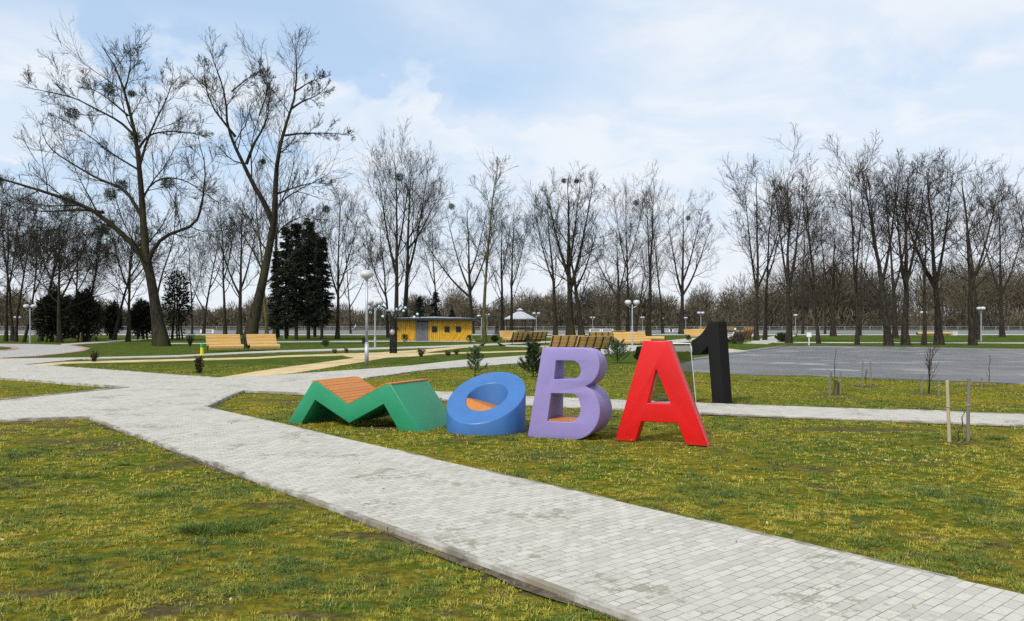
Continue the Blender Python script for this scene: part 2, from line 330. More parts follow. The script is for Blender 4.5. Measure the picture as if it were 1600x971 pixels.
class MB:
    """collects shapes, links them as one mesh"""
    def __init__(s): s.V = []; s.F = []; s.A = []; s.n = 0
    def add(s, V, faces, rnd=None):
        V = np.asarray(V, float).reshape(-1, 3)
        groups = {}
        if isinstance(faces, np.ndarray): groups[faces.shape[1]] = faces
        else:
            for f in faces: groups.setdefault(len(f), []).append(f)
        for k, f in groups.items(): s.F.append(np.asarray(f, np.int64) + s.n)
        s.V.append(V); s.A.append(np.full(len(V), 0.5) if rnd is None else np.asarray(rnd, float)); s.n += len(V); return s
    def box(s, c, d, rot=None, tone=None):
        x, y, z = d[0]/2, d[1]/2, d[2]/2
        V = np.array([(-x,-y,-z),(x,-y,-z),(x,y,-z),(-x,y,-z),(-x,-y,z),(x,-y,z),(x,y,z),(-x,y,z)])
        if rot is not None: V = V @ np.array(rot.to_3x3() if hasattr(rot, 'to_3x3') else rot).T
        return s.add(V + np.array(c), [(0,3,2,1),(4,5,6,7),(0,1,5,4),(1,2,6,5),(2,3,7,6),(3,0,4,7)], None if tone is None else np.full(8, tone))
    def tubes(s, P, Rr, k, rnd=None, cap=False):
        P = np.asarray(P, float); Rr = np.asarray(Rr, float); N, K, _ = P.shape
        T = np.gradient(P, axis=1); T /= np.linalg.norm(T, axis=2, keepdims=True) + 1e-9
        a = np.where(np.abs(T[:, :1, 2:3]) > 0.9, np.array([1.0, 0, 0]), np.array([0, 0, 1.0]))
        u = np.cross(T, np.broadcast_to(a, T.shape)); u /= np.linalg.norm(u, axis=2, keepdims=True) + 1e-9
        v = np.cross(T, u)
        an = np.arange(k)*2*np.pi/k
        V = P[:, :, None] + Rr[:, :, None, None]*(u[:, :, None]*np.cos(an)[None, None, :, None] + v[:, :, None]*np.sin(an)[None, None, :, None])
        idx = np.arange(N*K*k).reshape(N, K, k)
        q = np.stack([idx[:, :-1], np.roll(idx, -1, 2)[:, :-1], np.roll(idx, -1, 2)[:, 1:], idx[:, 1:]], -1).reshape(-1, 4)
        A = None if rnd is None else np.repeat(rnd, K*k)
        s.add(V.reshape(-1, 3), q, A)
        if cap:
            base = s.n - N*K*k
            s.F.append(base + idx[:, -1, :]); s.F.append(base + idx[:, 0, ::-1])
        return s
    def tube(s, pts, r, k=8, cap=True):
        pts = np.asarray(pts, float); r = np.full(len(pts), r) if np.isscalar(r) else np.asarray(r, float)
        return s.tubes(pts[None], r[None], k, cap=cap)
    def lathe(s, prof, k=20, c=(0, 0, 0)):
        prof = np.asarray(prof, float); n = len(prof); an = np.arange(k)*2*np.pi/k
        V = np.stack([prof[:, None, 0]*np.cos(an), prof[:, None, 0]*np.sin(an), np.repeat(prof[:, 1:2], k, 1)], -1).reshape(-1, 3) + np.array(c)
        idx = np.arange(n*k).reshape(n, k)
        q = np.stack([idx[:-1], np.roll(idx, -1, 1)[:-1], np.roll(idx, -1, 1)[1:], idx[1:]], -1).reshape(-1, 4)
        return s.add(V, q)
    def ball(s, c, r, k=14, m=9, sq=(1, 1, 1)):
        t = np.linspace(0, np.pi, m); prof = np.stack([np.sin(t)*r + 1e-4, -np.cos(t)*r], 1)
        n0 = s.n; s.lathe(prof, k); s.V[-1] = s.V[-1]*np.array(sq) + np.array(c); return s
    def slivers(s, P, D, L, Wd, rnd, rng):
        """thin leaf-shaped faces: base P, direction D, length L, width Wd"""
        N = len(P); D = D/(np.linalg.norm(D, axis=1, keepdims=True)+1e-9)
        q = rng.normal(size=(N, 3)); u = np.cross(D, q); u /= np.linalg.norm(u, axis=1, keepdims=True)+1e-9
        L = np.broadcast_to(L, N)[:, None]; Wd = np.broadcast_to(Wd, N)[:, None]
        V = np.stack([P, P + D*L*0.45 + u*Wd, P + D*L, P + D*L*0.45 - u*Wd], 1).reshape(-1, 3)
        return s.add(V, np.arange(N*4).reshape(N, 4), np.repeat(rnd, 4))
    def prism(s, poly, z0, z1, top=True):
        n = len(poly); V = [(x, y, z0) for x, y in poly] + [(x, y, z1) for x, y in poly]
        tris = tessellate_polygon([[Vector((x, y, 0)) for x, y in poly]])
        f = [(i, (i+1) % n, n+(i+1) % n, n+i) for i in range(n)]
        area = sum(poly[i][0]*poly[(i+1) % n][1]-poly[(i+1) % n][0]*poly[i][1] for i in range(n))
        if area < 0: f = [t[::-1] for t in f]
        for t in tris:
            a, b, c = [Vector((*poly[i], 0)) for i in t]
            t = tuple(t) if (b-a).cross(c-a).z > 0 else tuple(t[::-1])
            f.append(tuple(i+n for i in t)); f.append(t[::-1])
        return s.add(V, f)
    def build(s, name, mat, parent=None, smooth=False, bevel=0.0, loc=None):
        me = bpy.data.meshes.new(name)
        V = np.concatenate(s.V); me.vertices.add(len(V)); me.vertices.foreach_set('co', V.ravel())
        li = np.concatenate([f.ravel() for f in s.F]); cnt = np.concatenate([np.full(len(f), f.shape[1]) for f in s.F])
        st = np.concatenate([[0], np.cumsum(cnt)[:-1]])
        me.loops.add(len(li)); me.loops.foreach_set('vertex_index', li.astype(np.int32))
        me.polygons.add(len(cnt)); me.polygons.foreach_set('loop_start', st.astype(np.int32))
        at = me.attributes.new('rnd', 'FLOAT', 'POINT'); at.data.foreach_set('value', np.concatenate(s.A).astype(np.float32))
        me.materials.append(mat); me.update(calc_edges=True); me.validate()
        me.polygons.foreach_set('use_smooth', np.full(len(me.polygons), bool(smooth)))
        o = bpy.data.objects.new(name, me); COL.objects.link(o)
        if parent is not None: o.parent = parent
        if loc is not None: o.location = loc
        if bevel:
            b = o.modifiers.new('bevel', 'BEVEL'); b.width = bevel; b.segments = 3; b.limit_method = 'ANGLE'; b.angle_limit = R(35); b.harden_normals = False
        return o

# ------------------------------------------------------------------ ground, lawns, paths
g = MB()
xs = np.concatenate([[-900, -300], np.linspace(-60, 60, 121), [300, 900]]); ys = np.concatenate([[-40], np.linspace(0, 60, 91), [90, 130, 300, 1200]])
X, Y = np.meshgrid(xs, ys)
Z = 0.012*np.sin(X*1.3+0.4*Y)*np.sin(Y*0.9+0.7)
V = np.stack([X, Y, Z], -1).reshape(-1, 3); nx, ny = len(xs), len(ys)
ii = np.arange(nx*ny).reshape(ny, nx)
g.add(V, np.stack([ii[:-1, :-1], ii[:-1, 1:], ii[1:, 1:], ii[1:, :-1]], -1).reshape(-1, 4))
tag(g.build('ground', M['lawn'], smooth=True), kind='structure')

def gp(pts): return [G(*p) for p in pts]
def subdiv(poly, step=1.2, amp=0.0, seed=1, close=True):
    """split long edges and let hand-laid edges wander by a centimetre or two"""
    rg = random.Random(seed); out = []
    n = len(poly)
    for i in range(n if close else n-1):
        a, b = poly[i], poly[(i+1) % n]; d = math.dist(a, b); k = max(1, min(60, int(d/step)))
        for j in range(k):
            t = j/k; w = amp if j else 0
            out.append((a[0]+(b[0]-a[0])*t+rg.uniform(-w, w), a[1]+(b[1]-a[1])*t+rg.uniform(-w, w)))
    if not close: out.append(poly[-1])
    return out
PAVED = []
def slab(name, px, mat, z, amp=0.006, world=False, track=True):
    poly = px if world else gp(px)
    poly = subdiv(poly, 1.0, amp, len(px))
    if track: PAVED.append(np.array(poly))
    tag(MB().prism(poly, -0.05, z).build(name, mat), kind='structure')
    return poly

pl0, pl1 = G(137, 655), G(981, 971); pr0, pr1 = G(322, 639), G(1600, 940)
def ext(a, b, t): return (a[0]+(b[0]-a[0])*t, a[1]+(b[1]-a[1])*t)
near = [ext(pl0, pl1, -0.002), ext(pl0, pl1, 1.65), ext(pr0, pr1, 1.65), pr0]
slab('path', near, M['paver'], 0.045, 0.010, world=True)
junction = gp([(137, 655), (-330, 672), (-330, 661), (200, 608), (-330, 568), (-330, 563.5), (0, 562.2), (140, 561), (37, 571), (75, 573), (160, 579), (250, 586), (335, 592), (440, 587.5),
               (560, 579), (640, 573), (719, 564), (826, 556), (934, 545.5), (1002, 541.5), (1075, 541), (1140, 546), (1170, 549.6), (1140, 552), (1075, 549.8), (991, 549.5), (938, 556), (821, 568), (804, 570), (730, 575), (665, 580), (571, 593), (520, 600), (490, 606.5),
               (690, 615), (822, 622), (950, 627), (1180, 636), (1600, 651), (2100, 669), (2100, 688), (1600, 668), (1389, 660), (1180, 652), (950, 641), (830, 636), (690, 627), (472, 618), (379, 614), (322, 639)])
slab('pavement', junction, M['paver2'], 0.040, 0.008, world=True)
slab('pavement', [(-200, 541), (0, 538), (50, 538.5), (105, 540), (125, 543), (137, 546), (125, 550), (95, 554), (50, 558.5), (0, 561.2), (-200, 562.5), (-200, 549), (0, 549), (15, 548), (25, 546), (20, 543.3), (0, 542.2), (-200, 541.6)], M['paver3'], 0.036, 0.0)
slab('path', [(97, 540.2), (160, 536.3), (237, 530.8), (290, 527.2), (290, 525.8), (230, 529.4), (160, 534), (95, 538.4)], M['paver2'], 0.033, 0.0)
slab('path', [(0, 562.0), (140, 559.8), (280, 556.4), (380, 551.2), (440, 548.6), (555, 545.2), (680, 541.6), (785, 537.2), (860, 533.8), (930, 531), (930, 532.6), (860, 536), (785, 539.6), (680, 544.2), (555, 548.0), (440, 551.4), (380, 553.8), (280, 558.8), (140, 562), (0, 563.5)], M['paver2'], 0.044, 0.0)
slab('path', [(790, 540.5), (850, 541.2), (905, 541.2), (945, 540), (1002, 540.5), (1002, 542.3), (945, 543), (905, 543.4), (850, 542.6), (790, 542)], M['paver2'], 0.036, 0.0)
slab('path', [(1000, 541), (1040, 533), (1110, 526), (1180, 523.5), (1180, 526), (1110, 530), (1060, 537), (1040, 541.5)], M['paver2'], 0.034, 0.0)
slab('path', [(1160, 537), (1190, 530), (1215, 524), (1245, 523.5), (1232, 530), (1200, 538)], M['paver2'], 0.034, 0.0)
slab('sand_path', [(37, 571.5), (100, 566.3), (260, 562.2), (400, 558.9), (440, 556.4), (530, 553.2), (590, 551.6), (670, 546), (725, 541.8), (740, 541.5), (740, 543), (725, 544), (680, 549.5), (663, 552.6), (757, 550.2), (826, 548.3), (826, 550), (757, 552.3), (691, 553.6), (650, 557.5), (605, 559.5), (500, 577.5), (435, 587.6), (335, 592.2), (400, 581.5), (440, 575.5), (555, 560), (535, 556), (440, 559), (400, 561.5), (260, 565.2), (100, 569.2), (75, 573), (50, 572.5)], M['sand'], 0.020, 0.012)
asphalt_px = [(1040, 574), (1090, 563), (1140, 556), (1180, 549.5), (1234, 541.6), (1300, 541.4), (1400, 543), (1600, 546), (2300, 556), (2300, 618), (1600, 601), (1500, 597), (1419, 594), (1270, 588.5), (1180, 587), (1100, 583), (1052, 580)]
slab('parking_asphalt', asphalt_px, M['asphalt'], 0.028, 0.02)
slab('pavement', [(1085, 563.2), (1138, 555.6), (1180, 548.9), (1230, 541.2), (1222, 540.9), (1175, 546.6), (1138, 552.3), (1083, 560.6)], M['promenade'], 0.032, 0.0)
for pts in ([(430, 534.2), (610, 533.0), (740, 531.5), (740, 532.2), (610, 534.3), (430, 535.4)], [(840, 526.6), (930, 525.6), (930, 526.4), (840, 527.5)], [(1210, 535.2), (1600, 536), (2200, 537.5), (2200, 538.5), (1600, 537), (1210, 536)], [(240, 536.8), (430, 536.5), (430, 537.3), (240, 537.8)]):
    slab('path', pts, M['concrete'], 0.03, 0.0)
slab('promenade', [(-260, 129), (260, 129), (260, 222), (-260, 222)], M['promenade'], 0.02, 0.0, world=True)
slab('promenade_kerb', [(-260, 127.2), (260, 127.2), (260, 129), (-260, 129)], M['concrete'], 0.12, 0.0, world=True)

def kerb(px, w=0.09, z=0.062, world=False, mat='kerb'):
    pts = px if world else gp(px); pts = subdiv(pts, 1.0, 0.0, 1, False)
    rg = random.Random(len(pts)); mb = MB()
    for a, b in zip(pts[:-1], pts[1:]):
        d = Vector((b[0]-a[0], b[1]-a[1], 0)); L = d.length; an = math.atan2(d.y, d.x)
        mb.box(((a[0]+b[0])/2+rg.uniform(-.006, .006), (a[1]+b[1])/2+rg.uniform(-.006, .006), z-0.08+rg.uniform(-.009, .006)), (L-0.006, w, 0.16), Matrix.Rotation(an+rg.uniform(-.006, .006), 3, 'Z'))
    tag(mb.build('kerb', M[mat], bevel=0.006), kind='structure')
kerb([ext(pl0, pl1, 0), ext(pl0, pl1, 1.6)], w=.055, z=.052, world=True)
kerb([ext(pr0, pr1, 0), ext(pr0, pr1, 1.6)], z=0.046, w=0.05, world=True)
kerb([(322, 639), (379, 614), (472, 618), (690, 627)], z=0.075)
kerb([(690, 627), (830, 636), (950, 641), (1180, 652), (1389, 660), (1600, 668), (2100, 688)], z=0.043, w=.05)
kerb([(490, 606.5), (690, 615), (822, 622), (950, 627), (1180, 636), (1600, 651), (2100, 669)], z=0.05, w=0.07)
kerb([(-330, 568), (200, 608), (-330, 661)], z=0.06)
kerb([(137, 655), (-330, 672)], z=0.055)
kerb([(571, 593), (665, 580), (730, 575), (804, 570), (938, 556), (991, 549.5)], z=0.055)
kerb([(75, 573), (160, 579), (250, 586), (335, 592)], z=0.055)
kerb([(105, 540), (125, 543), (137, 546), (125, 550), (95, 554), (50, 558.5), (0, 561.2)], z=0.06, w=0.35, mat='rose_edge')
kerb([(0, 549), (15, 548), (25, 546), (20, 543.3), (0, 542.2)], z=0.06, w=0.35, mat='rose_edge')
def earth_strip(px, w, side, world=False, seed=1):
    pts = px if world else gp(px); pts = subdiv(pts, .25, 0, 1, False); rg = random.Random(seed); out = []
    for i, p in enumerate(pts):
        a, b = pts[max(0, i-1)], pts[min(len(pts)-1, i+1)]; L = math.dist(a, b) or 1; nx_, ny_ = -(b[1]-a[1])/L*side, (b[0]-a[0])/L*side
        k = w*(.45+.55*rg.random()+.35*math.sin(i*.35+seed)); out.append((p[0]+nx_*k, p[1]+ny_*k))
    V = [(*p, .016) for p in pts]+[(*p, .010) for p in out]; n_ = len(pts)
    tag(MB().add(V, [(i, i+1, n_+i+1, n_+i) for i in range(n_-1)]).build('bare_earth', M['soil']), kind='structure')
earth_strip([ext(pl0, pl1, 0), ext(pl0, pl1, 1.4)], .10, -1, True, 1); earth_strip([(322, 639), (379, 614), (472, 618), (690, 627), (830, 636), (950, 641), (1180, 652), (1389, 660), (1600, 668)], .14, -1, False, 2)
earth_strip([(137, 655), (-200, 667)], .35, 1, False, 3)
# ------------------------------------------------------------------ grass blades (mesh, near lawns)
rng = np.random.default_rng(7)
def inside(poly, x, y):
    c = np.zeros(len(x), bool); n = len(poly)
    for i in range(n):
        x1, y1 = poly[i]; x2, y2 = poly[(i+1) % n]
        m = ((y1 > y) != (y2 > y)); xi = (x2-x1)*(y-y1)/(y2-y1+1e-12)+x1
        c ^= m & (x < xi)
    return c
BARE = []
def vnoise(x, y, s, seed):
    r = np.random.default_rng(seed).random((64, 64)); u = x*s; v = y*s
    i = np.floor(u).astype(int); j = np.floor(v).astype(int); a = u-i; b = v-j
    a = a*a*(3-2*a); b = b*b*(3-2*b); f = lambda p, q: r[p % 64, q % 64]
    return f(i, j)*(1-a)*(1-b)+f(i+1, j)*a*(1-b)+f(i, j+1)*(1-a)*b+f(i+1, j+1)*a*b
def blades(y0, y1, dens, per, hgt, wid, spread, bias, seed):
    """tufts of short blades leaning outwards; each tuft has its own tone"""
    rg = np.random.default_rng(seed); half = 0.70
    n = int(dens*half*(y1*y1-y0*y0))
    y = np.sqrt(rg.random(n)*(y1*y1-y0*y0)+y0*y0); x = (rg.random(n)*2-1)*half*y
    nz = 0.45*vnoise(x, y, 2.3, 3)+0.55*vnoise(x, y, 7.1, 4); patch = 0.45*vnoise(x, y, 0.9, 31)+0.55*vnoise(x, y, 3.7, 32)
    keep = rg.random(n) < np.clip((nz-0.25)*2.7, 0.08, 1)
    for p in PAVED+BARE:
        bb = (x > p[:, 0].min()) & (x < p[:, 0].max()) & (y > p[:, 1].min()) & (y < p[:, 1].max()) & keep
        k = np.where(bb)[0]
        if len(k): keep[k[inside(p, x[k], y[k])]] = False
    x, y, patch = x[keep], y[keep], patch[keep]; n = len(x)
    tone = np.clip(0.60+bias+(0.5-patch)*1.25+rg.normal(0, .19, n), 0.02, .97)
    size = (0.55+0.7*rg.random(n))*(1.35-0.55*tone)
    x = np.repeat(x, per); y = np.repeat(y, per); tn = np.repeat(tone, per); sz = np.repeat(size, per); m = n*per
    az = rg.random(m)*2*np.pi; q = spread*np.sqrt(rg.random(m))*sz
    dx, dy = np.cos(az), np.sin(az); x = x+q*dx; y = y+q*dy
    az2 = az+rg.normal(0, .5, m); dx, dy = np.cos(az2), np.sin(az2)
    hh = hgt*(0.5+0.8*rg.random(m))*sz; ln = np.clip(0.35+0.9*rg.random(m)+q/spread*.5, 0, 1.9)
    w = wid*(0.6+0.8*rg.random(m)); z0 = 0.012*np.sin(x*1.3+0.4*y)*np.sin(y*0.9+0.7)-0.004
    P = np.stack([x, y, z0], 1); S = np.stack([-dy*w, dx*w, 0*w], 1)
    m1 = P+np.stack([dx*ln*hh*0.35, dy*ln*hh*0.35, hh*0.62], 1); t1 = P+np.stack([dx*ln*hh*1.05, dy*ln*hh*1.05, hh*np.clip(1.15-ln*0.42, .3, 1)], 1)
    V = np.stack([P-S, P+S, m1+S*0.8, m1-S*0.8, t1], 1).reshape(-1, 3); b = np.arange(m)[:, None]*5
    rnd = np.clip(tn+rg.normal(0, .10, m), 0, .93); rnd = np.where(rg.random(m) < .02, .99, rnd)
    if y1 > 20: rnd = np.clip(rnd, .1, .72)
    mb = MB(); mb.add(V, np.concatenate([b+0, b+1, b+2, b+3], 1), np.repeat(rnd, 5)); mb.F.append(np.concatenate([b+3, b+2, b+4], 1))
    return mb
for px, py, rx, ry in WORN:
    c = G(px, py); BARE.append(np.array([(c[0]+.75*rx*math.cos(a), c[1]+.75*ry*math.sin(a)) for a in np.linspace(0, 6.28, 14)[:-1]]))
tag(blades(3.2, 8.5, 430, 16, 0.034, 0.0018, 0.034, 0.0, 21).build('grass', M['blade']), kind='stuff')
tag(blades(8.5, 17, 170, 10, 0.036, 0.0034, 0.042, 0.05, 22).build('grass', M['blade']), kind='stuff')
tag(blades(17, 34, 60, 8, 0.036, 0.0055, 0.07, 0.0, 23).build('grass', M['blade']), kind='stuff')
# long tussock of darker grass on the near left lawn and a few smaller ones
def tussock(px, py, r, n, hgt, seed):
    rg = np.random.default_rng(seed); c = G(px, py); k = rg.integers(5, 9); cc = rg.normal(0, .62, (k, 2))*r*np.array([2.2, 1.0]); w = rg.random(k)+.3
    j = rg.choice(k, n, p=w/w.sum()); q = np.abs(rg.normal(0, .42, n))*r*(.5+w[j]); a = rg.random(n)*2*np.pi
    P = np.stack([c[0]+cc[j, 0]+q*np.cos(a), c[1]+cc[j, 1]+q*np.sin(a), np.zeros(n)-.004], 1)
    D = np.stack([np.cos(a)*1.0+rg.normal(0, .5, n), np.sin(a)*1.0+rg.normal(0, .5, n), 0.45+rg.random(n)*0.9], 1)
    return MB().slivers(P, D, hgt*(0.4+rg.random(n)*0.8), 0.0024, np.clip(.16+.14*w[j]+rg.normal(0, .14, n), 0, .9), rg)
for i, (px, py, r, n, hh) in enumerate([(345, 828, .16, 1500, .10), (395, 820, .11, 600, .08), (905, 735, .14, 500, .08), (1180, 770, .2, 700, .07), (1330, 850, .22, 900, .06), (1480, 880, .2, 800, .06), (120, 745, .14, 500, .07), (10, 735, .1, 400, .09), (1530, 688, .16, 500, .12), (320, 775, .2, 700, .06), (1120, 765, .2, 600, .06)]):
    tag(tussock(px, py, r, n, hh, 40+i).build('grass_tuft', M['blade']), kind='stuff')
# dry leaf bits scattered on the turf and the paving
n = 1500; yy = np.sqrt(rng.random(n)*(30**2-3.3**2)+3.3**2); xx = (rng.random(n)*2-1)*0.7*yy
a = rng.random(n)*6.28; D = np.stack([np.cos(a), np.sin(a), rng.random(n)*0.5], 1)
keep = rng.random(n) < 0.75
on = np.zeros(n, bool)
for p in PAVED: on |= inside(p, xx, yy)
sel = (~on) | (rng.random(n) < 0.12)
P = np.stack([xx, yy, np.where(on, 0.050, 0.03)], 1)[sel]
tag(MB().slivers(P, D[sel], 0.020+0.03*rng.random(sel.sum()), 0.007+0.006*rng.random(sel.sum()), rng.random(sel.sum())**1.5, rng).build('fallen_leaves', M['litter']), kind='stuff')

# ------------------------------------------------------------------ letter sculptures
LR = math.atan2(-0.423, 0.907)
def outline_mesh(name, outlines, depth, mat, parent, bev=0.014, shape=None):
    """a letter: outline in (x, z), holes allowed, thickness along +y, rounded edges"""
    cu = bpy.data.curves.new(name, 'CURVE'); cu.dimensions = '2D'; cu.fill_mode = 'BOTH'
    cu.extrude = depth/2-bev; cu.bevel_depth = bev; cu.bevel_resolution = 2; cu.offset = -bev
    for pts in outlines:
        s = cu.splines.new('POLY'); s.points.add(len(pts)-1); s.use_cyclic_u = True
        for p, q in zip(s.points, pts): p.co = (q[0], q[1], 0, 1)
    tmp = bpy.data.objects.new('tmp', cu); COL.objects.link(tmp); bpy.context.view_layer.update()
    me = bpy.data.meshes.new_from_object(tmp.evaluated_get(bpy.context.evaluated_depsgraph_get()))
    bpy.data.objects.remove(tmp); me.name = name
    co = np.empty(len(me.vertices)*3); me.vertices.foreach_get('co', co); co = co.reshape(-1, 3)
    x, z, y = co[:, 0].copy(), co[:, 1].copy(), co[:, 2]+depth/2
    if shape is not None: x, y, z = shape(x, y, z)
    me.vertices.foreach_set('co', np.stack([x, y, z], 1).ravel())
    me.materials.clear(); me.materials.append(mat)
    bm = bmesh.new(); bm.from_mesh(me); bmesh.ops.remove_doubles(bm, verts=bm.verts, dist=0.0002); bmesh.ops.recalc_face_normals(bm, faces=bm.faces); bm.to_mesh(me); bm.free()
    o = bpy.data.objects.new(name, me); COL.objects.link(o); o.parent = parent
    o.modifiers.new('edge', 'EDGE_SPLIT').split_angle = R(38)
    me.polygons.foreach_set('use_smooth', np.ones(len(me.polygons), bool))
    return o
def smooth_pts(pts, k=6):
    out = []; n = len(pts)
    for i in range(n-1):
        p0 = pts[max(i-1, 0)]; p1 = pts[i]; p2 = pts[i+1]; p3 = pts[min(i+2, n-1)]
        for j in range(k):
            t = j/k
            out.append(tuple(0.5*((2*p1[a])+(-p0[a]+p2[a])*t+(2*p0[a]-5*p1[a]+4*p2[a]-p3[a])*t*t+(-p0[a]+3*p1[a]-3*p2[a]+p3[a])*t**3) for a in (0, 1)))
    out.append(pts[-1]); return out

# green M
MD = 1.18
t = thing('letter_sculpture', 'low green M shaped lounger with orange wooden slats on its top', 'letter sculpture', (-3.966, 13.91, 0), LR, 'big painted letters on the lawn')
mp = [(0, 0), (0.55, 0.748), (0.671, 0.748), (1.315, 0.394), (2.045, 0.748), (2.178, 0.748), (2.742, 0), (2.328, 0), (2.03, 0.427), (1.332, 0.075), (0.612, 0.437), (0.304, 0)]
outline_mesh('body', [mp], MD, M['green'], t)
sl = MB()
prof = [(0.545, 0.7505), (0.672, 0.7505), (1.315, 0.3975), (2.046, 0.7505), (2.183, 0.7505)]
rg = random.Random(5)
for (x0, z0), (x1, z1) in zip(prof[:-1], prof[1:]):
    L = math.hypot(x1-x0, z1-z0); k = max(1, round(L/0.085)); an = math.atan2(z1-z0, x1-x0); nx_, nz_ = -math.sin(an), math.cos(an)
    for j in range(k):
        tt = (j+0.5)/k; lift = 0.012+rg.uniform(-.001, .0015)
        sl.box((x0+(x1-x0)*tt+nx_*lift, MD/2+0.004, z0+(z1-z0)*tt+nz_*lift), (L/k-0.004, MD-0.01, 0.024), Matrix.Rotation(-an, 3, 'Y'), rg.uniform(.2, .8))
sl.build('seat_slats', M['seatwood'], t, bevel=0.003)

# blue O: an upright tube cut on a slant, with a round hollow
t = thing('letter_sculpture', 'blue round O seat shaped as a slanted tube with hollow centre', 'letter sculpture', (-0.425, 12.985, 0), 0, 'big painted letters on the lawn')
def zcut(x, y): return 0.565+0.205*x+0.535*y
K = 112; an = np.arange(K)*2*np.pi/K; ro, ri = 0.652, 0.345; hx, hy = 0.012, 0.0
ring = lambda r, zf, ox=0, oy=0: np.stack([r*np.cos(an)+ox, r*np.sin(an)+oy, zf(r*np.cos(an)+ox, r*np.sin(an)+oy)], 1)
zr = lambda z: (lambda x, y: np.full_like(x, z))
b_ = 0.016
rings = [ring(ri, zr(0.0), hx, hy), ring(ri, lambda x, y: zcut(x, y)-b_*1.4, hx, hy), ring(ri+b_*0.35, lambda x, y: zcut(x, y)-b_*0.35, hx, hy), ring(ri+b_*1.3, zcut, hx, hy),
         ring(ro-b_*1.3, zcut), ring(ro-b_*0.35, lambda x, y: zcut(x, y)-b_*0.35), ring(ro, lambda x, y: zcut(x, y)-b_*1.4), ring(ro, zr(0.0))]
ob = MB(); idx = np.arange(len(rings)*K).reshape(len(rings), K)
q = np.stack([idx[:-1], idx[1:], np.roll(idx, -1, 1)[1:], np.roll(idx, -1, 1)[:-1]], -1).reshape(-1, 4)
ob.add(np.concatenate(rings), q)
o = ob.build('body', M['blue'], t, smooth=True); o.modifiers.new('edge', 'EDGE_SPLIT').split_angle = R(45)
sb = MB(); zs = lambda x, y: np.minimum(0.435-0.30*x, zcut(x, y)-0.012)
sr = [ring(ri*(k/9)*0.992, zs, hx, hy) for k in range(1, 10)]; n9 = len(sr); si = np.arange(n9*K).reshape(n9, K)
sb.add(np.concatenate(sr+[ring(ri*.992, lambda x, y: zs(x, y)-.04, hx, hy)]), [tuple(range(K))]); si = np.arange((n9+1)*K).reshape(n9+1, K)
sb.F.append(np.stack([si[:-1], si[1:], np.roll(si, -1, 1)[1:], np.roll(si, -1, 1)[:-1]], -1).reshape(-1, 4))
sb.build('seat_board', M['seatwood'], t)

# purple B: leaning front, thicker towards the ground
t = thing('letter_sculpture', 'purple B letter with wooden seat in its lower opening', 'letter sculpture', (0.235, 12.198, 0), math.atan2(-0.39, 0.92), 'big painted letters on the lawn')
up = smooth_pts([(0.86, 1.393), (0.96, 1.385), (1.056, 1.352), (1.135, 1.268), (1.163, 1.145), (1.135, 1.006), (1.056, 0.890), (0.944, 0.816)])
lo = smooth_pts([(0.944, 0.816), (1.065, 0.741), (1.143, 0.600), (1.168, 0.430), (1.120, 0.250), (1.010, 0.110), (0.880, 0.030), (0.742, 0)])
outer = [(0, 0), (0.251, 1.393)]+up+lo[1:]
c1 = [(0.473, 1.197), (0.73, 1.197)]+smooth_pts([(0.767, 1.192), (0.83, 1.15), (0.863, 1.06), (0.831, 0.965), (0.767, 0.917)])+[(0.439, 0.91)]
c2 = [(0.395, 0.694), (0.73, 0.694)]+smooth_pts([(0.767, 0.690), (0.83, 0.63), (0.863, 0.49), (0.83, 0.36), (0.76, 0.29), (0.691, 0.272)])+[(0.33, 0.271)]
BD = 0.84
def bshape(x, y, z):
    f = 1.0-0.62*np.clip(z/1.393, 0, 1); return x, np.where(y > 0.1, y-(BD-BD*f), y), z
outline_mesh('body', [outer, c1, c2], BD, M['purple'], t, shape=bshape)
sb = MB()
for j in range(7): sb.box((0.575, 0.055+j*0.098, 0.284), (0.44+0.012, 0.092, 0.024))
sb.build('seat_board', M['seatwood'], t, bevel=0.003)

# red A
t = thing('letter_sculpture', 'tall glossy red A letter standing on two splayed legs', 'letter sculpture', (1.548, 11.862, 0), math.atan2(-0.5892, 1.2545), 'big painted letters on the lawn')
ap = [(0, 0), (0.437, 1.505), (0.815, 1.505), (1.386, 0), (1.065, 0), (0.949, 0.308), (0.412, 0.308), (0.312, 0)]
outline_mesh('body', [ap, [(0.629, 1.086), (0.497, 0.587), (0.839, 0.587)]], 0.23, M['red'], t, bev=0.018)

# black numeral
OD = 0.36
t = thing('number_sculpture', 'tall black number 1 at the far end of the letter row', 'number sculpture', (4.375, 17.248, 0), math.atan2(-0.75, 0.66), 'big painted letters on the lawn')
def on_plane(o, d, pts):
    L = math.hypot(*d); d = (d[0]/L, d[1]/L); out = []
    for px, py in pts:
        k = (px-800)/F; s = (k*o[1]-o[0])/(d[0]-k*d[1]); Yv = o[1]+s*d[1]; out.append((s, H-(py-HY)*Yv/F))
    return out
op = on_plane((4.375, 17.248), (0.66, -0.75), [(790+x/4, 480+y/4) for x, y in [(1290, 608), (1262, 245), (1225, 290), (1195, 300), (1165, 301), (1160, 210), (1195, 190), (1222, 166), (1248, 132), (1262, 110), (1272, 92), (1325, 92), (1360, 612)]])
op = [(max(-2, x), max(0, z)) for x, z in op]; op[-1] = (op[-1][0], 0.0); op[0] = (op[0][0], 0.0)
outline_mesh('body', [op], OD, M['black'], t, bev=0.022)

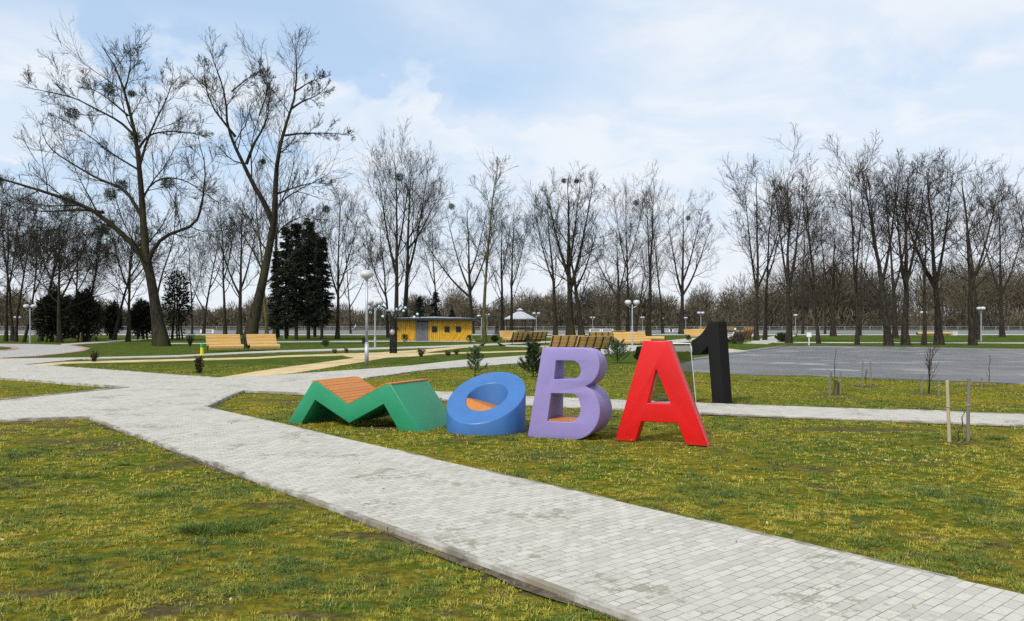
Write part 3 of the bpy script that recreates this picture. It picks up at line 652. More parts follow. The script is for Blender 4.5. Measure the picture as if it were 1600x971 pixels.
# clear sheet with pale edges between the red letter and the black one
t = thing('glass_panel', 'clear upright glass sheet with white edges between red and black sculptures', 'glass panel', (2.95, 17.42, 0), 0.0)
gq = [(-0.10, 0.03), (0.06, 1.315), (0.985, 1.315), (1.105, 0.03)]
gm = MB(); V = [(x, -0.008, z) for x, z in gq]+[(x, 0.008, z) for x, z in gq]
gm.add(V, [(0, 3, 2, 1), (4, 5, 6, 7), (0, 1, 5, 4), (1, 2, 6, 5), (2, 3, 7, 6), (3, 0, 4, 7)]); gm.build('glass_sheet', M['glass'], t)
ed = MB()
for a, b in ((1, 2), (2, 3)):
    ed.tube([(gq[a][0], 0, gq[a][1]+.006), (gq[b][0]+.006, 0, gq[b][1]+.006)], 0.013, 4)
ed.build('edge_strip', M['white'], t)
ft = MB().box((0.12, 0, 0.03), (0.14, 0.10, 0.06)).build('foot_clamp', M['galv'], t); MB().box((0.95, 0, 0.03), (0.14, 0.10, 0.06)).build('foot_clamp', M['galv'], t)

# ------------------------------------------------------------------ benches, bins
def sweep_slats(mb, prof, width, board, gap, thick, rg):
    prof = np.array(prof); seg = np.linalg.norm(np.diff(prof, axis=0), axis=1); s = np.concatenate([[0], np.cumsum(seg)]); k = max(1, round(s[-1]/(board+gap)))
    for j in range(k):
        m = (j+0.5)*s[-1]/k; p = [np.interp(m, s, prof[:, i]) for i in (0, 1)]
        e = 0.01; d = [np.interp(m+e, s, prof[:, i])-np.interp(m-e, s, prof[:, i]) for i in (0, 1)]
        mb.box((rg.uniform(-.008, .008), p[0], p[1]), (width, s[-1]/k-gap, thick), Matrix.Rotation(math.atan2(d[1], d[0]), 3, 'X'), rg.random())
BACK = smooth_pts([(0.50, 1.10), (0.40, 0.86), (0.30, 0.64), (0.19, 0.47)], 4)
SEAT = smooth_pts([(0.17, 0.45), (0.02, 0.405), (-0.20, 0.42), (-0.36, 0.44), (-0.47, 0.40), (-0.52, 0.30), (-0.49, 0.15)], 4)
bench_i = [0]
def make_bench(label, wood, group):
    t = thing('lounge_bench', label, 'bench', (0, 0, 0), 0, group); rg = random.Random(3)
    mb = MB(); sweep_slats(mb, BACK, 2.3, 0.085, 0.016, 0.032, rg); mb.build('backrest', wood, t)
    mb = MB(); sweep_slats(mb, SEAT, 2.3, 0.085, 0.010, 0.032, rg); mb.build('seat', wood, t)
    for x in (-1.08, -0.54, 0, 0.54, 1.08):
        mb = MB(); pr = np.array(BACK+SEAT); d = np.gradient(pr, axis=0); d /= np.linalg.norm(d, axis=1, keepdims=True); nn = np.stack([-d[:, 1], d[:, 0]], 1)
        sgn = 1.0
        P = pr + nn*0.040*sgn; P = P if P[0, 0] > pr[0, 0] else pr - nn*0.040
        n_ = len(P); V = []
        for sx in (-0.028, 0.028):
            V += [(x+sx, a, b) for a, b in P-nn*0*1]
        V2 = [(x+sx, a, b) for sx in (-0.028, 0.028) for a, b in (P+(P-pr)*0.9)]
        V = np.array(V+V2); i0 = np.arange(n_-1)
        fs = [(i, i+1, n_+i+1, n_+i) for i in i0]+[(2*n_+i, 3*n_+i, 3*n_+i+1, 2*n_+i+1) for i in i0]+[(i, 2*n_+i, 2*n_+i+1, i+1) for i in i0]+[(n_+i, n_+i+1, 3*n_+i+1, 3*n_+i) for i in i0]
        mb.add(V, fs); mb.build('rib', M['iron'], t)
    for x in (-1.06, 1.06):
        mb = MB(); mb.tube([(x, 0.30, 0.0), (x, 0.30, 0.62)], 0.028, 6).tube([(x, 0.30, 0.40), (x, -0.40, 0.37)], 0.026, 6); mb.build('leg', M['iron'], t)
    return t
GB = 'slatted timber benches in the park'
bench = make_bench('', M['benchwood'], GB); bench_old = make_bench('', M['benchwood_dark'], GB)
used = set()
def place_bench(px, py, rz, label, old=False, s=1.0):
    src = bench_old if old else bench
    o = src if src.name not in used else copy_tree(src)
    used.add(src.name); x, y = G(px, py); o.location = (x, y, 0.0); o.rotation_euler = (0, 0, R(rz)); o['label'] = label; o.scale = (s, 1, 1)
    return o
place_bench(351, 549.5, 33, 'honey coloured slatted bench beside the yellow and green post', s=0.93)
place_bench(411, 548.5, 33, 'honey coloured slatted bench to the right of the black bin, left lawn', s=.84)
place_bench(796, 534, 18, 'pale slatted bench facing forward in front of the gazebo', s=0.8)
place_bench(812, 538.6, 218, 'slatted bench showing its black ribbed back, below the gazebo roof')
place_bench(835, 537.5, 218, 'slatted bench showing its ribbed back under the lamp by the gazebo')
place_bench(882, 553, 207, 'slatted bench seen from behind just above the purple letter, left one')
place_bench(922, 556, 212, 'slatted bench seen from behind at upper right of the purple letter')
place_bench(939, 538.5, 184, 'slatted bench seen straight from behind, left of the tall twin lamp')
place_bench(962, 534, 212, 'bench turned sideways beside the straight backed bench and a bin', s=0.8)
place_bench(979, 540, 16, 'front facing pale bench left behind the tall twin lamp post', s=0.85)
place_bench(997, 538.5, 22, 'front facing pale bench right behind the tall twin lamp post', s=0.85)
place_bench(1084, 528.5, 14, 'front facing bench behind the left tip of the black numeral')
place_bench(1095, 527, 20, 'front facing bench partly hidden by the curved tip of black numeral')
place_bench(1098, 519.5, 180, 'far bench back on the promenade, left of the black numeral')
place_bench(1141, 520.5, 180, 'far bench back on the promenade, just right of the black numeral')
place_bench(1171, 520.5, 180, 'far bench back on the promenade beside the forked bare trunks')
place_bench(1149, 537, 222, 'dark weathered bench with a person sitting on it, left one', True, 0.8)
place_bench(1160, 536, 218, 'dark weathered bench with a seated person, right of the other', True, 0.8)
place_bench(1241, 527, 252, 'dark weathered bench seen from its end under the bare trees', True)

tb = thing('litter_bin', '', 'bin', (0, 0, 0), 0, 'black litter bins by the benches')
mb = MB(); mb.lathe([(0.02, 0.16), (0.19, 0.16), (0.23, 0.82), (0.21, 0.82), (0.18, 0.20)], 16); mb.build('bucket', M['iron'], tb, smooth=False)
mb = MB(); mb.lathe([(0.205, 0.80), (0.245, 0.80), (0.245, 0.85), (0.205, 0.85), (0.205, 0.80)], 16); mb.build('rim', M['iron'], tb)
for s in (-1, 1): MB().tube([(s*0.26, 0, 0), (s*0.26, 0, 0.95), (s*0.2, 0, 0.97)], 0.02, 6).build('post', M['iron'], tb)
for i, (px, py, lb) in enumerate([(388, 548, 'black litter bin between the two honey benches on the left'), (823, 538.5, 'black litter bin between the benches below the gazebo'),
        (960, 536, 'black litter bin behind the sideways bench near the tall lamp'), (971, 538.5, 'black litter bin left of the pale front facing benches'), (1156, 537.5, 'black litter bin between the dark weathered benches')]):
    o = tb if i == 0 else copy_tree(tb); x, y = G(px, py); o.location = (x, y, 0); o['label'] = lb
def timber_tube(px, py, L, r, rz, label):
    x, y = G(px, py); t = thing('timber_tube', label, 'log seat', (x, y, 0), R(rz))
    mb = MB(); n_ = 14
    for j in range(n_):
        a = 2*math.pi*j/n_; mb.box((0, r*math.cos(a), r+0.1+r*math.sin(a)), (L, 2*r*math.sin(math.pi/n_)*0.98, 0.035), Matrix.Rotation(a+math.pi/2, 3, 'X'))
    mb.build('slats', M['benchwood'], t)
    for s in (-1, 1):
        MB().tube([(s*(L/2+0.002), 0, r+.1), (s*(L/2+0.5*r), 0, r+.1)], r*1.06, 16).build('end_cap', M['iron'], t)
    for s in (-.35, .35): MB().box((s*L, 0, 0.06), (0.12, r*1.6, 0.12)).build('foot', M['iron'], t)
timber_tube(1021, 533.5, 2.2, 0.20, -6, 'short round timber seat with black ends behind the red letter')
timber_tube(1461, 524.3, 5.6, 0.20, 0, 'long yellow round timber seat lying under the bare trees')
x, y = G(1491, 524.5); t = thing('concrete_block', 'small pale concrete block at the end of long timber seat', 'block', (x, y, 0))
MB().box((0, 0, 0.35), (0.75, 0.6, 0.7)).build('block', M['concrete'], t, bevel=0.03); MB().box((0, 0, 0.72), (0.82, 0.66, 0.04)).build('cap', M['concrete'], t)

cb = thing('concrete_bench', '', 'bench', (0, 0, 0), 0, 'low white benches on the promenade')
MB().box((0, 0, 0.66), (2.6, 0.5, 0.12)).box((0, 0.12, 0.32), (2.2, 0.16, 0.42)).build('seat_slab', M['white'], cb, bevel=0.02)
for s in (-1, 1): MB().box((s*1.15, 0, 0.30), (0.30, 0.5, 0.60)).build('support', M['white'], cb, bevel=0.02)
for i, (px, py, lb) in enumerate([(930, 519.2, 'low white promenade bench behind the straight backed timber bench'), (949, 519.2, 'low white promenade bench left of the dark paired trunks'), (1043, 519.2, 'low white promenade bench left of the leaning thin trunk'), (1054, 519.2, 'low white promenade bench left of the wide forked poplar'),
        (324, 521, 'low white promenade bench above the left honey bench'), (228, 522.5, 'low white bench beside the thick trunk of largest tree')]):
    o = cb if i == 0 else copy_tree(cb); x, y = G(px, py); o.location = (x, y, 0); o['label'] = lb

# ------------------------------------------------------------------ street lamps
def make_lamp(h, label):
    t = thing('street_lamp', label, 'street lamp', (0, 0, 0), 0, 'twin headed park lamps')
    MB().tube([(0, 0, 0), (0, 0, 0.9)], 0.075, 10).tube([(0, 0, 0.9), (0, 0, h-0.15)], 0.048, 10).build('pole', M['galv'], t)
    MB().tube([(-0.34, 0, h-0.13), (-0.34, 0, h-0.25), (0, 0, h-0.45), (0.34, 0, h-0.25), (0.34, 0, h-0.13)], 0.03, 6).build('arm', M['galv'], t)
    for s in (-1, 1):
        a = MB().lathe([(0.01, h-0.15), (0.20, h-0.10), (0.27, h+0.03), (0.25, h+0.13), (0.15, h+0.21), (0.01, h+0.23)], 16, (s*0.34, 0, 0)).build('lamp_shade', M['lampglass'], t, smooth=True)
        MB().lathe([(0.05, h-0.24), (0.10, h-0.16), (0.205, h-0.11), (0.01, h-0.13)], 12, (s*0.34, 0, 0)).build('cap', M['lampcap'], a)
    return t
lamp = make_lamp(3.4, '')
LAMPS = [(586, 546, 3.25, 15, 'twin lamp just behind the single globe lamp near the yellow hut'), (444, 530, 2.95, 10, 'twin lamp among the dark spruces on the left'), (47, 537, 3.35, 0, 'twin lamp beside the grey curved path at far left'),
         (752.5, 529, 2.75, 0, 'twin lamp between the yellow hut and the thin lichened trunk'), (761, 521, 3.6, 0, 'twin lamp right behind the thin lichened trunk'), (838, 525, 3.35, 0, 'twin lamp at the right edge of the gazebo roof'),
         (926, 518.5, 3.3, 0, 'small far twin lamp between the thick poplar and the paired trunks'), (988, 541.5, 3.45, 0, 'tall twin lamp in front of the pale front facing benches'), (1004, 519.5, 3.2, 40, 'far twin lamp just right of the tall twin lamp'),
         (1035.5, 518.5, 3.1, 80, 'far lamp beside the thin left leaning trunk'), (1071.5, 520, 3.05, 55, 'far twin lamp right beside the wide forked poplar'), (1095, 526.5, 3.3, 30, 'twin lamp above the curved tip of the black numeral'),
         (1243, 522.5, 3.3, 85, 'far lamp between the straight trunk and the leaning trunk'), (1443, 530, 3.1, 85, 'lamp hidden behind a dark trunk above the timber seat'), (1533, 534, 3.3, 85, 'lamp standing far right beside the twisted leaning trunk'), (27, 523, 2.9, 70, 'far lamp between dark trunks at the left edge')]
for i, (px, py, hh, rz, lb) in enumerate(LAMPS):
    o = lamp if i == 0 else copy_tree(lamp); x, y = G(px, py); o.location = (x, y, 0); o.rotation_euler = (0, 0, R(rz)); o['label'] = lb; o.scale = (1, 1, hh/3.4)
x, y = G(573, 573); t = thing('street_lamp', 'nearest slim grey lamp post with a single round globe', 'street lamp', (x, y, 0))
MB().tube([(0, 0, 0), (0, 0, 0.95)], 0.082, 14).tube([(0, 0, 0.95), (0, 0, 1.0)], [0.082, 0.06], 14).tube([(0, 0, 1.0), (0, 0, 3.62)], 0.055, 14).build('pole', M['galv'], t, smooth=True)
MB().lathe([(0.06, 3.56), (0.075, 3.62), (0.16, 3.68), (0.01, 3.70)], 18).build('collar', M['lampcap'], t, smooth=True)
MB().lathe([(0.01, 3.67), (0.16, 3.67), (0.26, 3.74), (0.285, 3.83), (0.24, 3.93), (0.13, 3.99), (0.01, 4.0)], 22).build('lamp_shade', M['lampglass'], t, smooth=True)

# ------------------------------------------------------------------ yellow hut
kx, ky = -11.55, 79.0
t = thing('wooden_hut', 'long low yellow plank hut with grey double door and flat roof', 'hut', (kx, ky, 0), R(6))
KL, KD, KH = 7.55, 3.4, 2.10
wl_ = MB()
def planks(mb, x0, x1, z0, z1, ang, y, pw=0.20, rg=random.Random(2)):
    """clip rotated boards to a rectangle"""
    c, s = math.cos(ang), math.sin(ang); L = math.hypot(x1-x0, z1-z0); mx, mz = (x0+x1)/2, (z0+z1)/2
    n_ = int(L/pw)+2
    for j in range(-n_, n_+1):
        o_ = j*pw; poly = [(-L, o_-pw/2+.014), (L, o_-pw/2+.014), (L, o_+pw/2-.014), (-L, o_+pw/2-.014)]
        poly = [(mx+a*c-b*s, mz+a*s+b*c) for a, b in poly]
        for ax, lim, sg in ((0, x0, 1), (0, x1, -1), (1, z0, 1), (1, z1, -1)):
            out = []
            for i in range(len(poly)):
                a, b = poly[i], poly[(i+1) % len(poly)]; da, db = sg*(a[ax]-lim), sg*(b[ax]-lim)
                if da >= 0: out.append(a)
                if da*db < 0: k = da/(da-db); out.append((a[0]+(b[0]-a[0])*k, a[1]+(b[1]-a[1])*k))
            poly = out
            if len(poly) < 3: break
        if len(poly) < 3: continue
        d = 0.02+rg.uniform(0, .008); m_ = len(poly)
        V = [(a, y, b) for a, b in poly]+[(a, y-d, b) for a, b in poly]
        mb.add(V, [tuple(range(m_))[::-1], tuple(range(m_, 2*m_))]+[(i, (i+1) % m_, m_+(i+1) % m_, m_+i) for i in range(m_)], np.full(2*m_, rg.random()))
core = MB(); core.box((KL/2, KD/2, KH/2), (KL-0.02, KD, KH)).build('wall', M['darkwood'], t)
a_ = MB(); planks(a_, 0.0, 1.90, 0.06, KH, R(90), 0.0); planks(a_, 0.95, 1.75, 0.25, 1.5, R(58), -0.03, 0.22); a_.build('cladding', M['yellowwood'], t)
a_ = MB(); planks(a_, 3.16, 4.42, 0.06, KH, R(90), 0.0); planks(a_, 4.42, 5.3, 0.06, KH, R(-45), 0.0, 0.22); planks(a_, 5.3, 6.75, 0.06, KH, R(52), 0.0, 0.22); planks(a_, 6.75, KL, 0.06, KH, R(90), 0.0); a_.build('cladding', M['yellowwood'], t)
d_ = MB(); d_.box((2.22, -0.02, 1.0), (0.61, 0.05, 1.98)).box((2.84, -0.02, 1.0), (0.61, 0.05, 1.98))
dd = d_.build('door', M['greydoor'], t, bevel=0.006); MB().box((2.95, -0.065, 1.02), (0.16, 0.04, 0.03)).build('handle', M['galv'], dd)
for wx in (3.78, 5.03, 6.18):
    fr = MB().box((wx, -0.03, 1.50), (0.50, 0.07, 0.06)).box((wx, -0.03, 0.98), (0.50, 0.07, 0.06)).box((wx-.22, -.03, 1.24), (.06, .07, .46)).box((wx+.22, -.03, 1.24), (.06, .07, .46)).build('window', M['darkwood'], t)
    MB().box((wx, -0.02, 1.24), (0.38, 0.03, 0.46)).build('pane', M['darkglass'], fr)
for wx in (4.2, 5.45, 5.88, 7.42): MB().box((wx, -0.07, 1.72), (0.12, 0.1, 0.12)).build('wall_light', M['white'], t, bevel=0.02)
MB().box((0.06, -0.10, 1.35), (0.16, 0.16, 0.26)).build('lantern', M['iron'], t, bevel=0.02)
rf = MB(); rf.add([(-.7, -.75, 2.13), (KL+.45, -.75, 2.13), (KL+.45, KD+.4, 2.13), (-.7, KD+.4, 2.13), (-.7, -.75, 2.33), (KL/2-.1, -.75, 2.36), (KL+.45, -.75, 2.33), (KL+.45, KD+.4, 2.33), (KL/2-.1, KD+.4, 2.42), (-.7, KD+.4, 2.33)],
      [(0, 3, 2, 1), (0, 1, 6, 5, 4), (1, 2, 7, 6), (2, 3, 9, 8, 7), (3, 0, 4, 9)]); rf.add([(-.7, -.75, 2.332), (KL/2-.1, -.75, 2.362), (KL+.45, -.75, 2.332), (KL+.45, KD+.4, 2.335), (KL/2-.1, KD+.4, 2.425), (-.7, KD+.4, 2.335)], [(0, 1, 4, 5), (1, 2, 3, 4)])
rfo = rf.build('roof', M['roofdark'], t)
rs = MB(); rs.add([(-.75, -.78, 2.345), (KL/2-.1, -.78, 2.385), (KL+.5, -.78, 2.345), (KL+.5, KD+.45, 2.40), (KL/2-.1, KD+.45, 2.56), (-.75, KD+.45, 2.40)], [(0, 1, 4, 5), (1, 2, 3, 4)]); rs.build('roof_sheet', M['roofgrey'], rfo)
MB().box((KL/2, -0.5, 0.03), (KL+.6, 1.0, 0.08)).build('base_slab', M['concrete'], t)

# ------------------------------------------------------------------ gazebo
gx, gy = (812.5-800)*160/F, 160.0
t = thing('gazebo', 'open gazebo with pale hipped roof and small raised cap', 'gazebo', (gx, gy, 0))
n6 = 8; rr = 3.45; zt = H+(507-498)*160/F
def ngon(r, z, n_=8, off=R(22.5)): return [(r*math.cos(off+2*math.pi*i/n_), r*math.sin(off+2*math.pi*i/n_), z) for i in range(n_)]
rf = MB(); A_, B_, C_ = ngon(rr, zt), ngon(rr, zt-.16), ngon(0.62, zt+1.42)
rf.add(A_+C_, [(i, (i+1) % 8, 8+(i+1) % 8, 8+i) for i in range(8)]); rf.add(A_+B_, [(i, 8+i, 8+(i+1) % 8, (i+1) % 8) for i in range(8)]); rf.add(B_, [tuple(range(8))[::-1]])
rfo = rf.build('roof', M['gazeboroof'], t)
MB().add(ngon(.55, zt+1.40)+ngon(.55, zt+1.72), [(i, (i+1) % 8, 8+(i+1) % 8, 8+i) for i in range(8)]).build('vent_collar', M['lampcap'], rfo)
MB().add(ngon(.78, zt+1.72)+[(0, 0, zt+2.12)], [(i, (i+1) % 8, 8) for i in range(8)]+[tuple(range(8))[::-1]]).build('roof_cap', M['gazeboroof'], rfo)
for i in range(8):
    p = ngon(2.9, 0)[i]; MB().box((p[0], p[1], (zt-.16)/2), (.16, .16, zt-.16)).build('post', M['darkwood'], t)
rl = MB()
pts = ngon(2.9, 0)
for i in range(8):
    if i == 5: continue
    a, b = pts[i], pts[(i+1) % 8]
    for z in (0.25, 0.95): rl.tube([(a[0], a[1], z), (b[0], b[1], z)], .045, 4)
    for k in range(1, 9): x_, y_ = a[0]+(b[0]-a[0])*k/9, a[1]+(b[1]-a[1])*k/9; rl.tube([(x_, y_, .25), (x_, y_, .95)], .03, 4)
rl.build('balustrade', M['darkwood'], t)
MB().add(ngon(3.1, 0)+ngon(3.1, .12), [(i, (i+1) % 8, 8+(i+1) % 8, 8+i) for i in range(8)]+[tuple(range(8, 16))]).build('floor', M['concrete'], t)

# ------------------------------------------------------------------ light tree of bent black pipes
x, y = G(614.5, 552.7); t = thing('light_tree', 'black pipe tree sculpture with drooping arms and pale blue bulbs', 'light sculpture', (x, y, 0))
rg = random.Random(12)
for j in range(9):
    a = 2*math.pi*j/9+.2; bx_, by_ = .19*math.cos(a), .19*math.sin(a); top = 2.1+rg.uniform(0, .45); out = 1.0+rg.uniform(0, .65)
    pts = [(bx_, by_, 0), (bx_*.95, by_*.95, 1.0), (bx_, by_, top)]
    for k in range(1, 9):
        u = k/8; rad = .19+out*u; z = top+.62*math.sin(u*2.6)-.55*u*u*u
        pts.append((rad*math.cos(a), rad*math.sin(a), z))
    P = np.array(pts); rad_ = np.interp(np.arange(len(P)), [0, 2, len(P)-1], [.050, .044, .026])
    o = MB().tube(P, rad_, 6).build('pipe_arm', M['iron'], t, smooth=True)
    for k in ((6,) if j % 2 else (5, 9)):
        q_ = P[min(k, len(P)-1)]; MB().ball((q_[0], q_[1], q_[2]-.06), .085, 10, 7).build('bulb', M['bluelamp'], o, smooth=True)
    tw = MB(); e_ = P[-1]; tw.tube([e_, (e_[0]*1.08, e_[1]*1.08, e_[2]-.45), (e_[0]*1.12, e_[1]*1.12, e_[2]-.75)], [.014, .012, .006], 5).build('drooping_tip', M['iron'], o)
MB().lathe([(.01, 0), (.16, 0), (.17, .02), (.01, .03)], 16).build('round_plate', M['lampcap'], t, smooth=True)
pl = t.children[-1]; pl.location = (-.02, -.26, 1.28); pl.rotation_euler = (R(90), 0, 0)
MB().lathe([(.035, 0), (.035, 2.2)], 10).build('core_pipe', M['iron'], t)

# ------------------------------------------------------------------ bollard, sign, stakes
x, y = G(315.5, 556.5); t = thing('marker_post', 'short yellow post with bright green top beside left bench', 'post', (x, y, 0))
MB().tube([(0, 0, 0), (0, 0, .46)], .085, 12).build('post', M['yellow'], t); MB().tube([(0, 0, .46), (0, 0, .66), (0, 0, .69)], [.087, .087, .06], 12).build('post_top', M['brightgreen'], t)
x, y = G(1264, 540); t = thing('sign_post', 'small white square sign on a thin pale post beside the asphalt', 'sign', (x, y, 0))
MB().box((0, 0, .5), (.07, .05, 1.0)).build('post', M['white'], t); MB().box((0, -.04, .88), (.40, .03, .36)).build('sign_panel', M['white'], t, bevel=.01)
def stake(px, py, ptop, w, mat, label, lean=0.0, group='stakes around the young trees'):
    x, y = G(px, py); h_ = (py-ptop)*y/F; t = thing('wooden_stake', label, 'stake', (x, y, 0), random.Random(px).uniform(-.5, .5), group)
    mb = MB(); mb.tube([(0, 0, -.05), (lean*.5, 0.01, h_*.5), (lean, 0, h_-.02), (lean, 0, h_)], [w, w*.97, w*.93, w*.72], 7); mb.build('pole', M[mat], t)
    MB().tube([(lean*.55, 0, h_*.56), (lean*.55, 0, h_*.56+.012)], w*1.15, 8).build('tie', M['string'], t); return t
stake(1297, 617.6, 581, .023, 'stake_grey', 'grey stake left of the short stump near the asphalt'); stake(1313, 617, 579.5, .023, 'stake_grey', 'grey stake right of the short stump near the asphalt', .01)
stake(1348, 606, 564.5, .023, 'stake_grey', 'taller left stake of the pair at the asphalt edge'); stake(1361, 602, 564, .022, 'stake_grey', 'right stake of the pair at the asphalt edge', -.02)
stake(1440, 615, 587, .023, 'stake_grey', 'grey stake left of the dark twiggy sapling'); stake(1467, 618, 591, .022, 'stake_grey', 'grey stake right of the dark twiggy sapling')
stake(1483.5, 690, 594.5, .026, 'stake_pale', 'tall pale yellowish stake near the right edge of the photo', -.03); stake(1513, 689, 590, .026, 'stake_grey', 'tall dark grey stake beside the pale stake', .01)
stake(1534, 605, 590, .021, 'stake_grey', 'lone short grey stake near the far right asphalt edge')
x, y = G(1305, 617); t = thing('tree_stump', 'short brown stump of a dead sapling between two stakes', 'stump', (x, y, 0))
MB().tube([(0, 0, 0), (0.02, 0, .25), (.01, 0, .36)], [.06, .05, .04], 7).tube([(.08, .03, 0), (.09, .03, .30)], .04, 6).build('trunk', M['bark_yellow'], t)

# ------------------------------------------------------------------ railing and far bank
t = thing('river_railing', 'long grey metal railing along the far promenade edge', 'railing', (0, 222, 0))
RX = 168
rails = MB()
for z, r_ in ((1.12, .055), (.60, .03), (.16, .04)): rails.tube([(-RX, 0, z), (RX, 0, z)], r_, 5)
rails.build('rail', M['railgrey'], t)
bars = MB()
for k in range(int(RX*2/.55)): bars.tube([(-RX+k*.55, 0, .1), (-RX+k*.55, 0, 1.1)], .016, 3)
tag(bars.build('bar', M['railgrey'], t), kind='stuff')
pm = None
for k in range(96):
    x_ = -RX+k*RX*2/95
    if pm is None: pm = MB().box((0, 0, .62), (.16, .16, 1.24)).build('post', M['railgrey'], t, loc=(x_, -.04, 0))
    else: o = pm.copy(); COL.objects.link(o); o.location = (x_, -.04, 0)

# ------------------------------------------------------------------ trees
GOLD = 2.39996
def unit(a): return a/(np.linalg.norm(a, axis=-1, keepdims=True)+1e-9)
def arc(P): return np.linalg.norm(np.diff(P, axis=1), axis=2).sum(1)
def resample(pts, K, r0, r1, pw=0.72):
    pts = np.asarray(pts, float)
    if len(pts) > 2:
        for _ in range(2):     # Chaikin
            q = pts[:-1]*.75+pts[1:]*.25; s_ = pts[:-1]*.25+pts[1:]*.75
            pts = np.concatenate([pts[:1], np.stack([q, s_], 1).reshape(-1, 3), pts[-1:]])
    s_ = np.concatenate([[0], np.cumsum(np.linalg.norm(np.diff(pts, axis=0), axis=1))]); u = np.linspace(0, s_[-1], K)
    P = np.stack([np.interp(u, s_, pts[:, i]) for i in range(3)], 1); tt = u/s_[-1]
    return P, r0+(r1-r0)*tt**pw
def sprout(P, Rr, rg, n, t0, t1, ang, asd, lr, fall, K, wander, up, rk, tip, lsd=.3, rmax=9, rmin=.004, Lp=None):
    N, Kp, _ = P.shape; L = arc(P) if Lp is None else Lp
    t_ = t0+(t1-t0)*(np.arange(n)[None]+rg.random((N, n)))/n
    f = t_*(Kp-1); i = np.minimum(f.astype(int), Kp-2); fr = (f-i)[..., None]; ar = np.arange(N)[:, None]
    pos = P[ar, i]*(1-fr)+P[ar, i+1]*fr; tan = unit(P[ar, i+1]-P[ar, i]); rad = Rr[ar, i]*(1-fr[..., 0])+Rr[ar, i+1]*fr[..., 0]
    az = GOLD*np.arange(n)[None]+rg.random((N, 1))*6.28+rg.normal(0, .5, (N, n)); a = R(1)*(ang+asd*rg.normal(size=(N, n)))
    ref = np.where(np.abs(tan[..., 2:3]) > .9, np.array([1., 0, 0]), np.array([0, 0, 1.])); u = unit(np.cross(tan, ref)); v = np.cross(tan, u)
    d = np.cos(a)[..., None]*tan+np.sin(a)[..., None]*(np.cos(az)[..., None]*u+np.sin(az)[..., None]*v)
    ln = L[:, None]*lr*(1-fall*(t_-t0)/(t1-t0+1e-6))*np.clip(1+lsd*rg.normal(size=(N, n)), .35, 1.8)
    d = unit(d.reshape(-1, 3)); p = pos.reshape(-1, 3); ln = ln.ravel(); out = [p]
    for k in range(K-1):
        d = unit(d+wander*rg.normal(size=d.shape)+np.array([0, 0, up])); p = p+d*(ln/(K-1))[:, None]; out.append(p)
    C = np.stack(out, 1); r0 = np.clip(np.minimum(rad.ravel()*rk, rmax), rmin, None)
    tt = np.linspace(0, 1, K)[None]; RR = r0[:, None]*(1-tt)+np.minimum(tip, r0)[:, None]*tt
    return C, RR
def clump(rg, c, r, n_, L, Wd, squash=(1, 1, .85)):
    d = unit(rg.normal(size=(n_, 3))); P = np.array(c)+d*r*(rg.random((n_, 1))**.5)*np.array(squash)*.85
    return P, d+rg.normal(0, .7, (n_, 3)), L*(.6+.8*rg.random(n_)), Wd, rg.random(n_)
def bare_tree(name, label, base, stems, seed, spec, bark='bark', twig='twig', group='bare trees round the park', balls=(), flare=1.45):
    rg = np.random.default_rng(seed); x, y = base
    t = thing(name, label, 'tree', (x, y, 0), 0, group)
    K0 = 14; PS, RS = [], []
    for pts, r0, r1 in stems:
        P, Rr = resample(pts, K0, r0, r1); PS.append(P); RS.append(Rr)
    P0, R0 = np.array(PS), np.array(RS)
    R0 = R0.copy(); R0[0, 0] *= flare; R0[0, 1] *= 1+(flare-1)*.25
    P0[0, 0, 2] = -.1
    w_ = rg.normal(0, 1, P0.shape)*np.array([1, 1, .2])*spec.get('wob', .03)*np.linspace(0, 1, K0)[None, :, None]*np.clip(1-np.linspace(0, 1, K0)[None, :, None]*.2, 0, 1); w_[:, 0] = 0; P0 = P0+w_
    tk = MB(); tk.tubes(P0, R0, 9)
    S = spec
    Lp = arc(P0); Lp = np.maximum(Lp*.75, np.median(Lp)*.55) if len(stems) > 3 else Lp
    A, RA = sprout(P0, R0, rg, S['n1'], S.get('t0', .3), .99, S['a1'], 10, S['l1'], S.get('f1', .6), 8, S.get('w1', .13), S.get('u1', .12), .42, .008, rmax=S.get('rm', .11), Lp=Lp)
    tk.tubes(A, RA, 5); tk.build('trunk', M[bark], t, smooth=True)
    B, RB = sprout(A, RA, rg, S['n2'], .12, .99, S.get('a2', 38), 11, S.get('l2', .50), .5, 6, .10, S.get('u2', .09), .58, .010, rmax=.048, rmin=.016)
    C, RC = sprout(B, RB, rg, S['n3'], .12, .98, S.get('a3', 34), 11, S.get('l3', .52), .4, 4, .11, S.get('u3', .09), .62, .007, rmax=.020, rmin=S.get('rt', .0105))
    D, RD = sprout(C, RC, rg, S['n4'], .2, .98, 32, 12, S.get('l4', .55), .3, 3, .12, S.get('u4', .08), .7, .005, rmax=.013, rmin=S.get('rt', .0105)*.75)
    A2, RA2 = sprout(P0, R0, rg, 7, .60, 1.0, 36, 10, S.get('lt', .14), .3, 5, .12, .1, .4, .008, rmax=.03, rmin=.016, Lp=Lp)
    C2, RC2 = sprout(A2, RA2, rg, 6, .10, .98, 34, 11, .5, .4, 3, .12, .08, .6, .006, rmax=.013, rmin=.009)
    cr = MB(); cr.tubes(B, RB, 4); cr.tubes(C, RC, 3); cr.tubes(D, RD, 3); cr.tubes(A2, RA2, 4); cr.tubes(C2, RC2, 3)
    cr.build('crown', M[twig], t, smooth=True)
    for c, r_ in balls:
        m = MB(); P, Dd, L_, Wd, rn = clump(rg, c, r_, int(260+620*r_), r_*.6, .028*max(r_, .6), (1, 1, .95)); m.slivers(P, Dd, L_, Wd, rn, rg)
        m.build('mistletoe', M['mistletoe'], t)
    return t
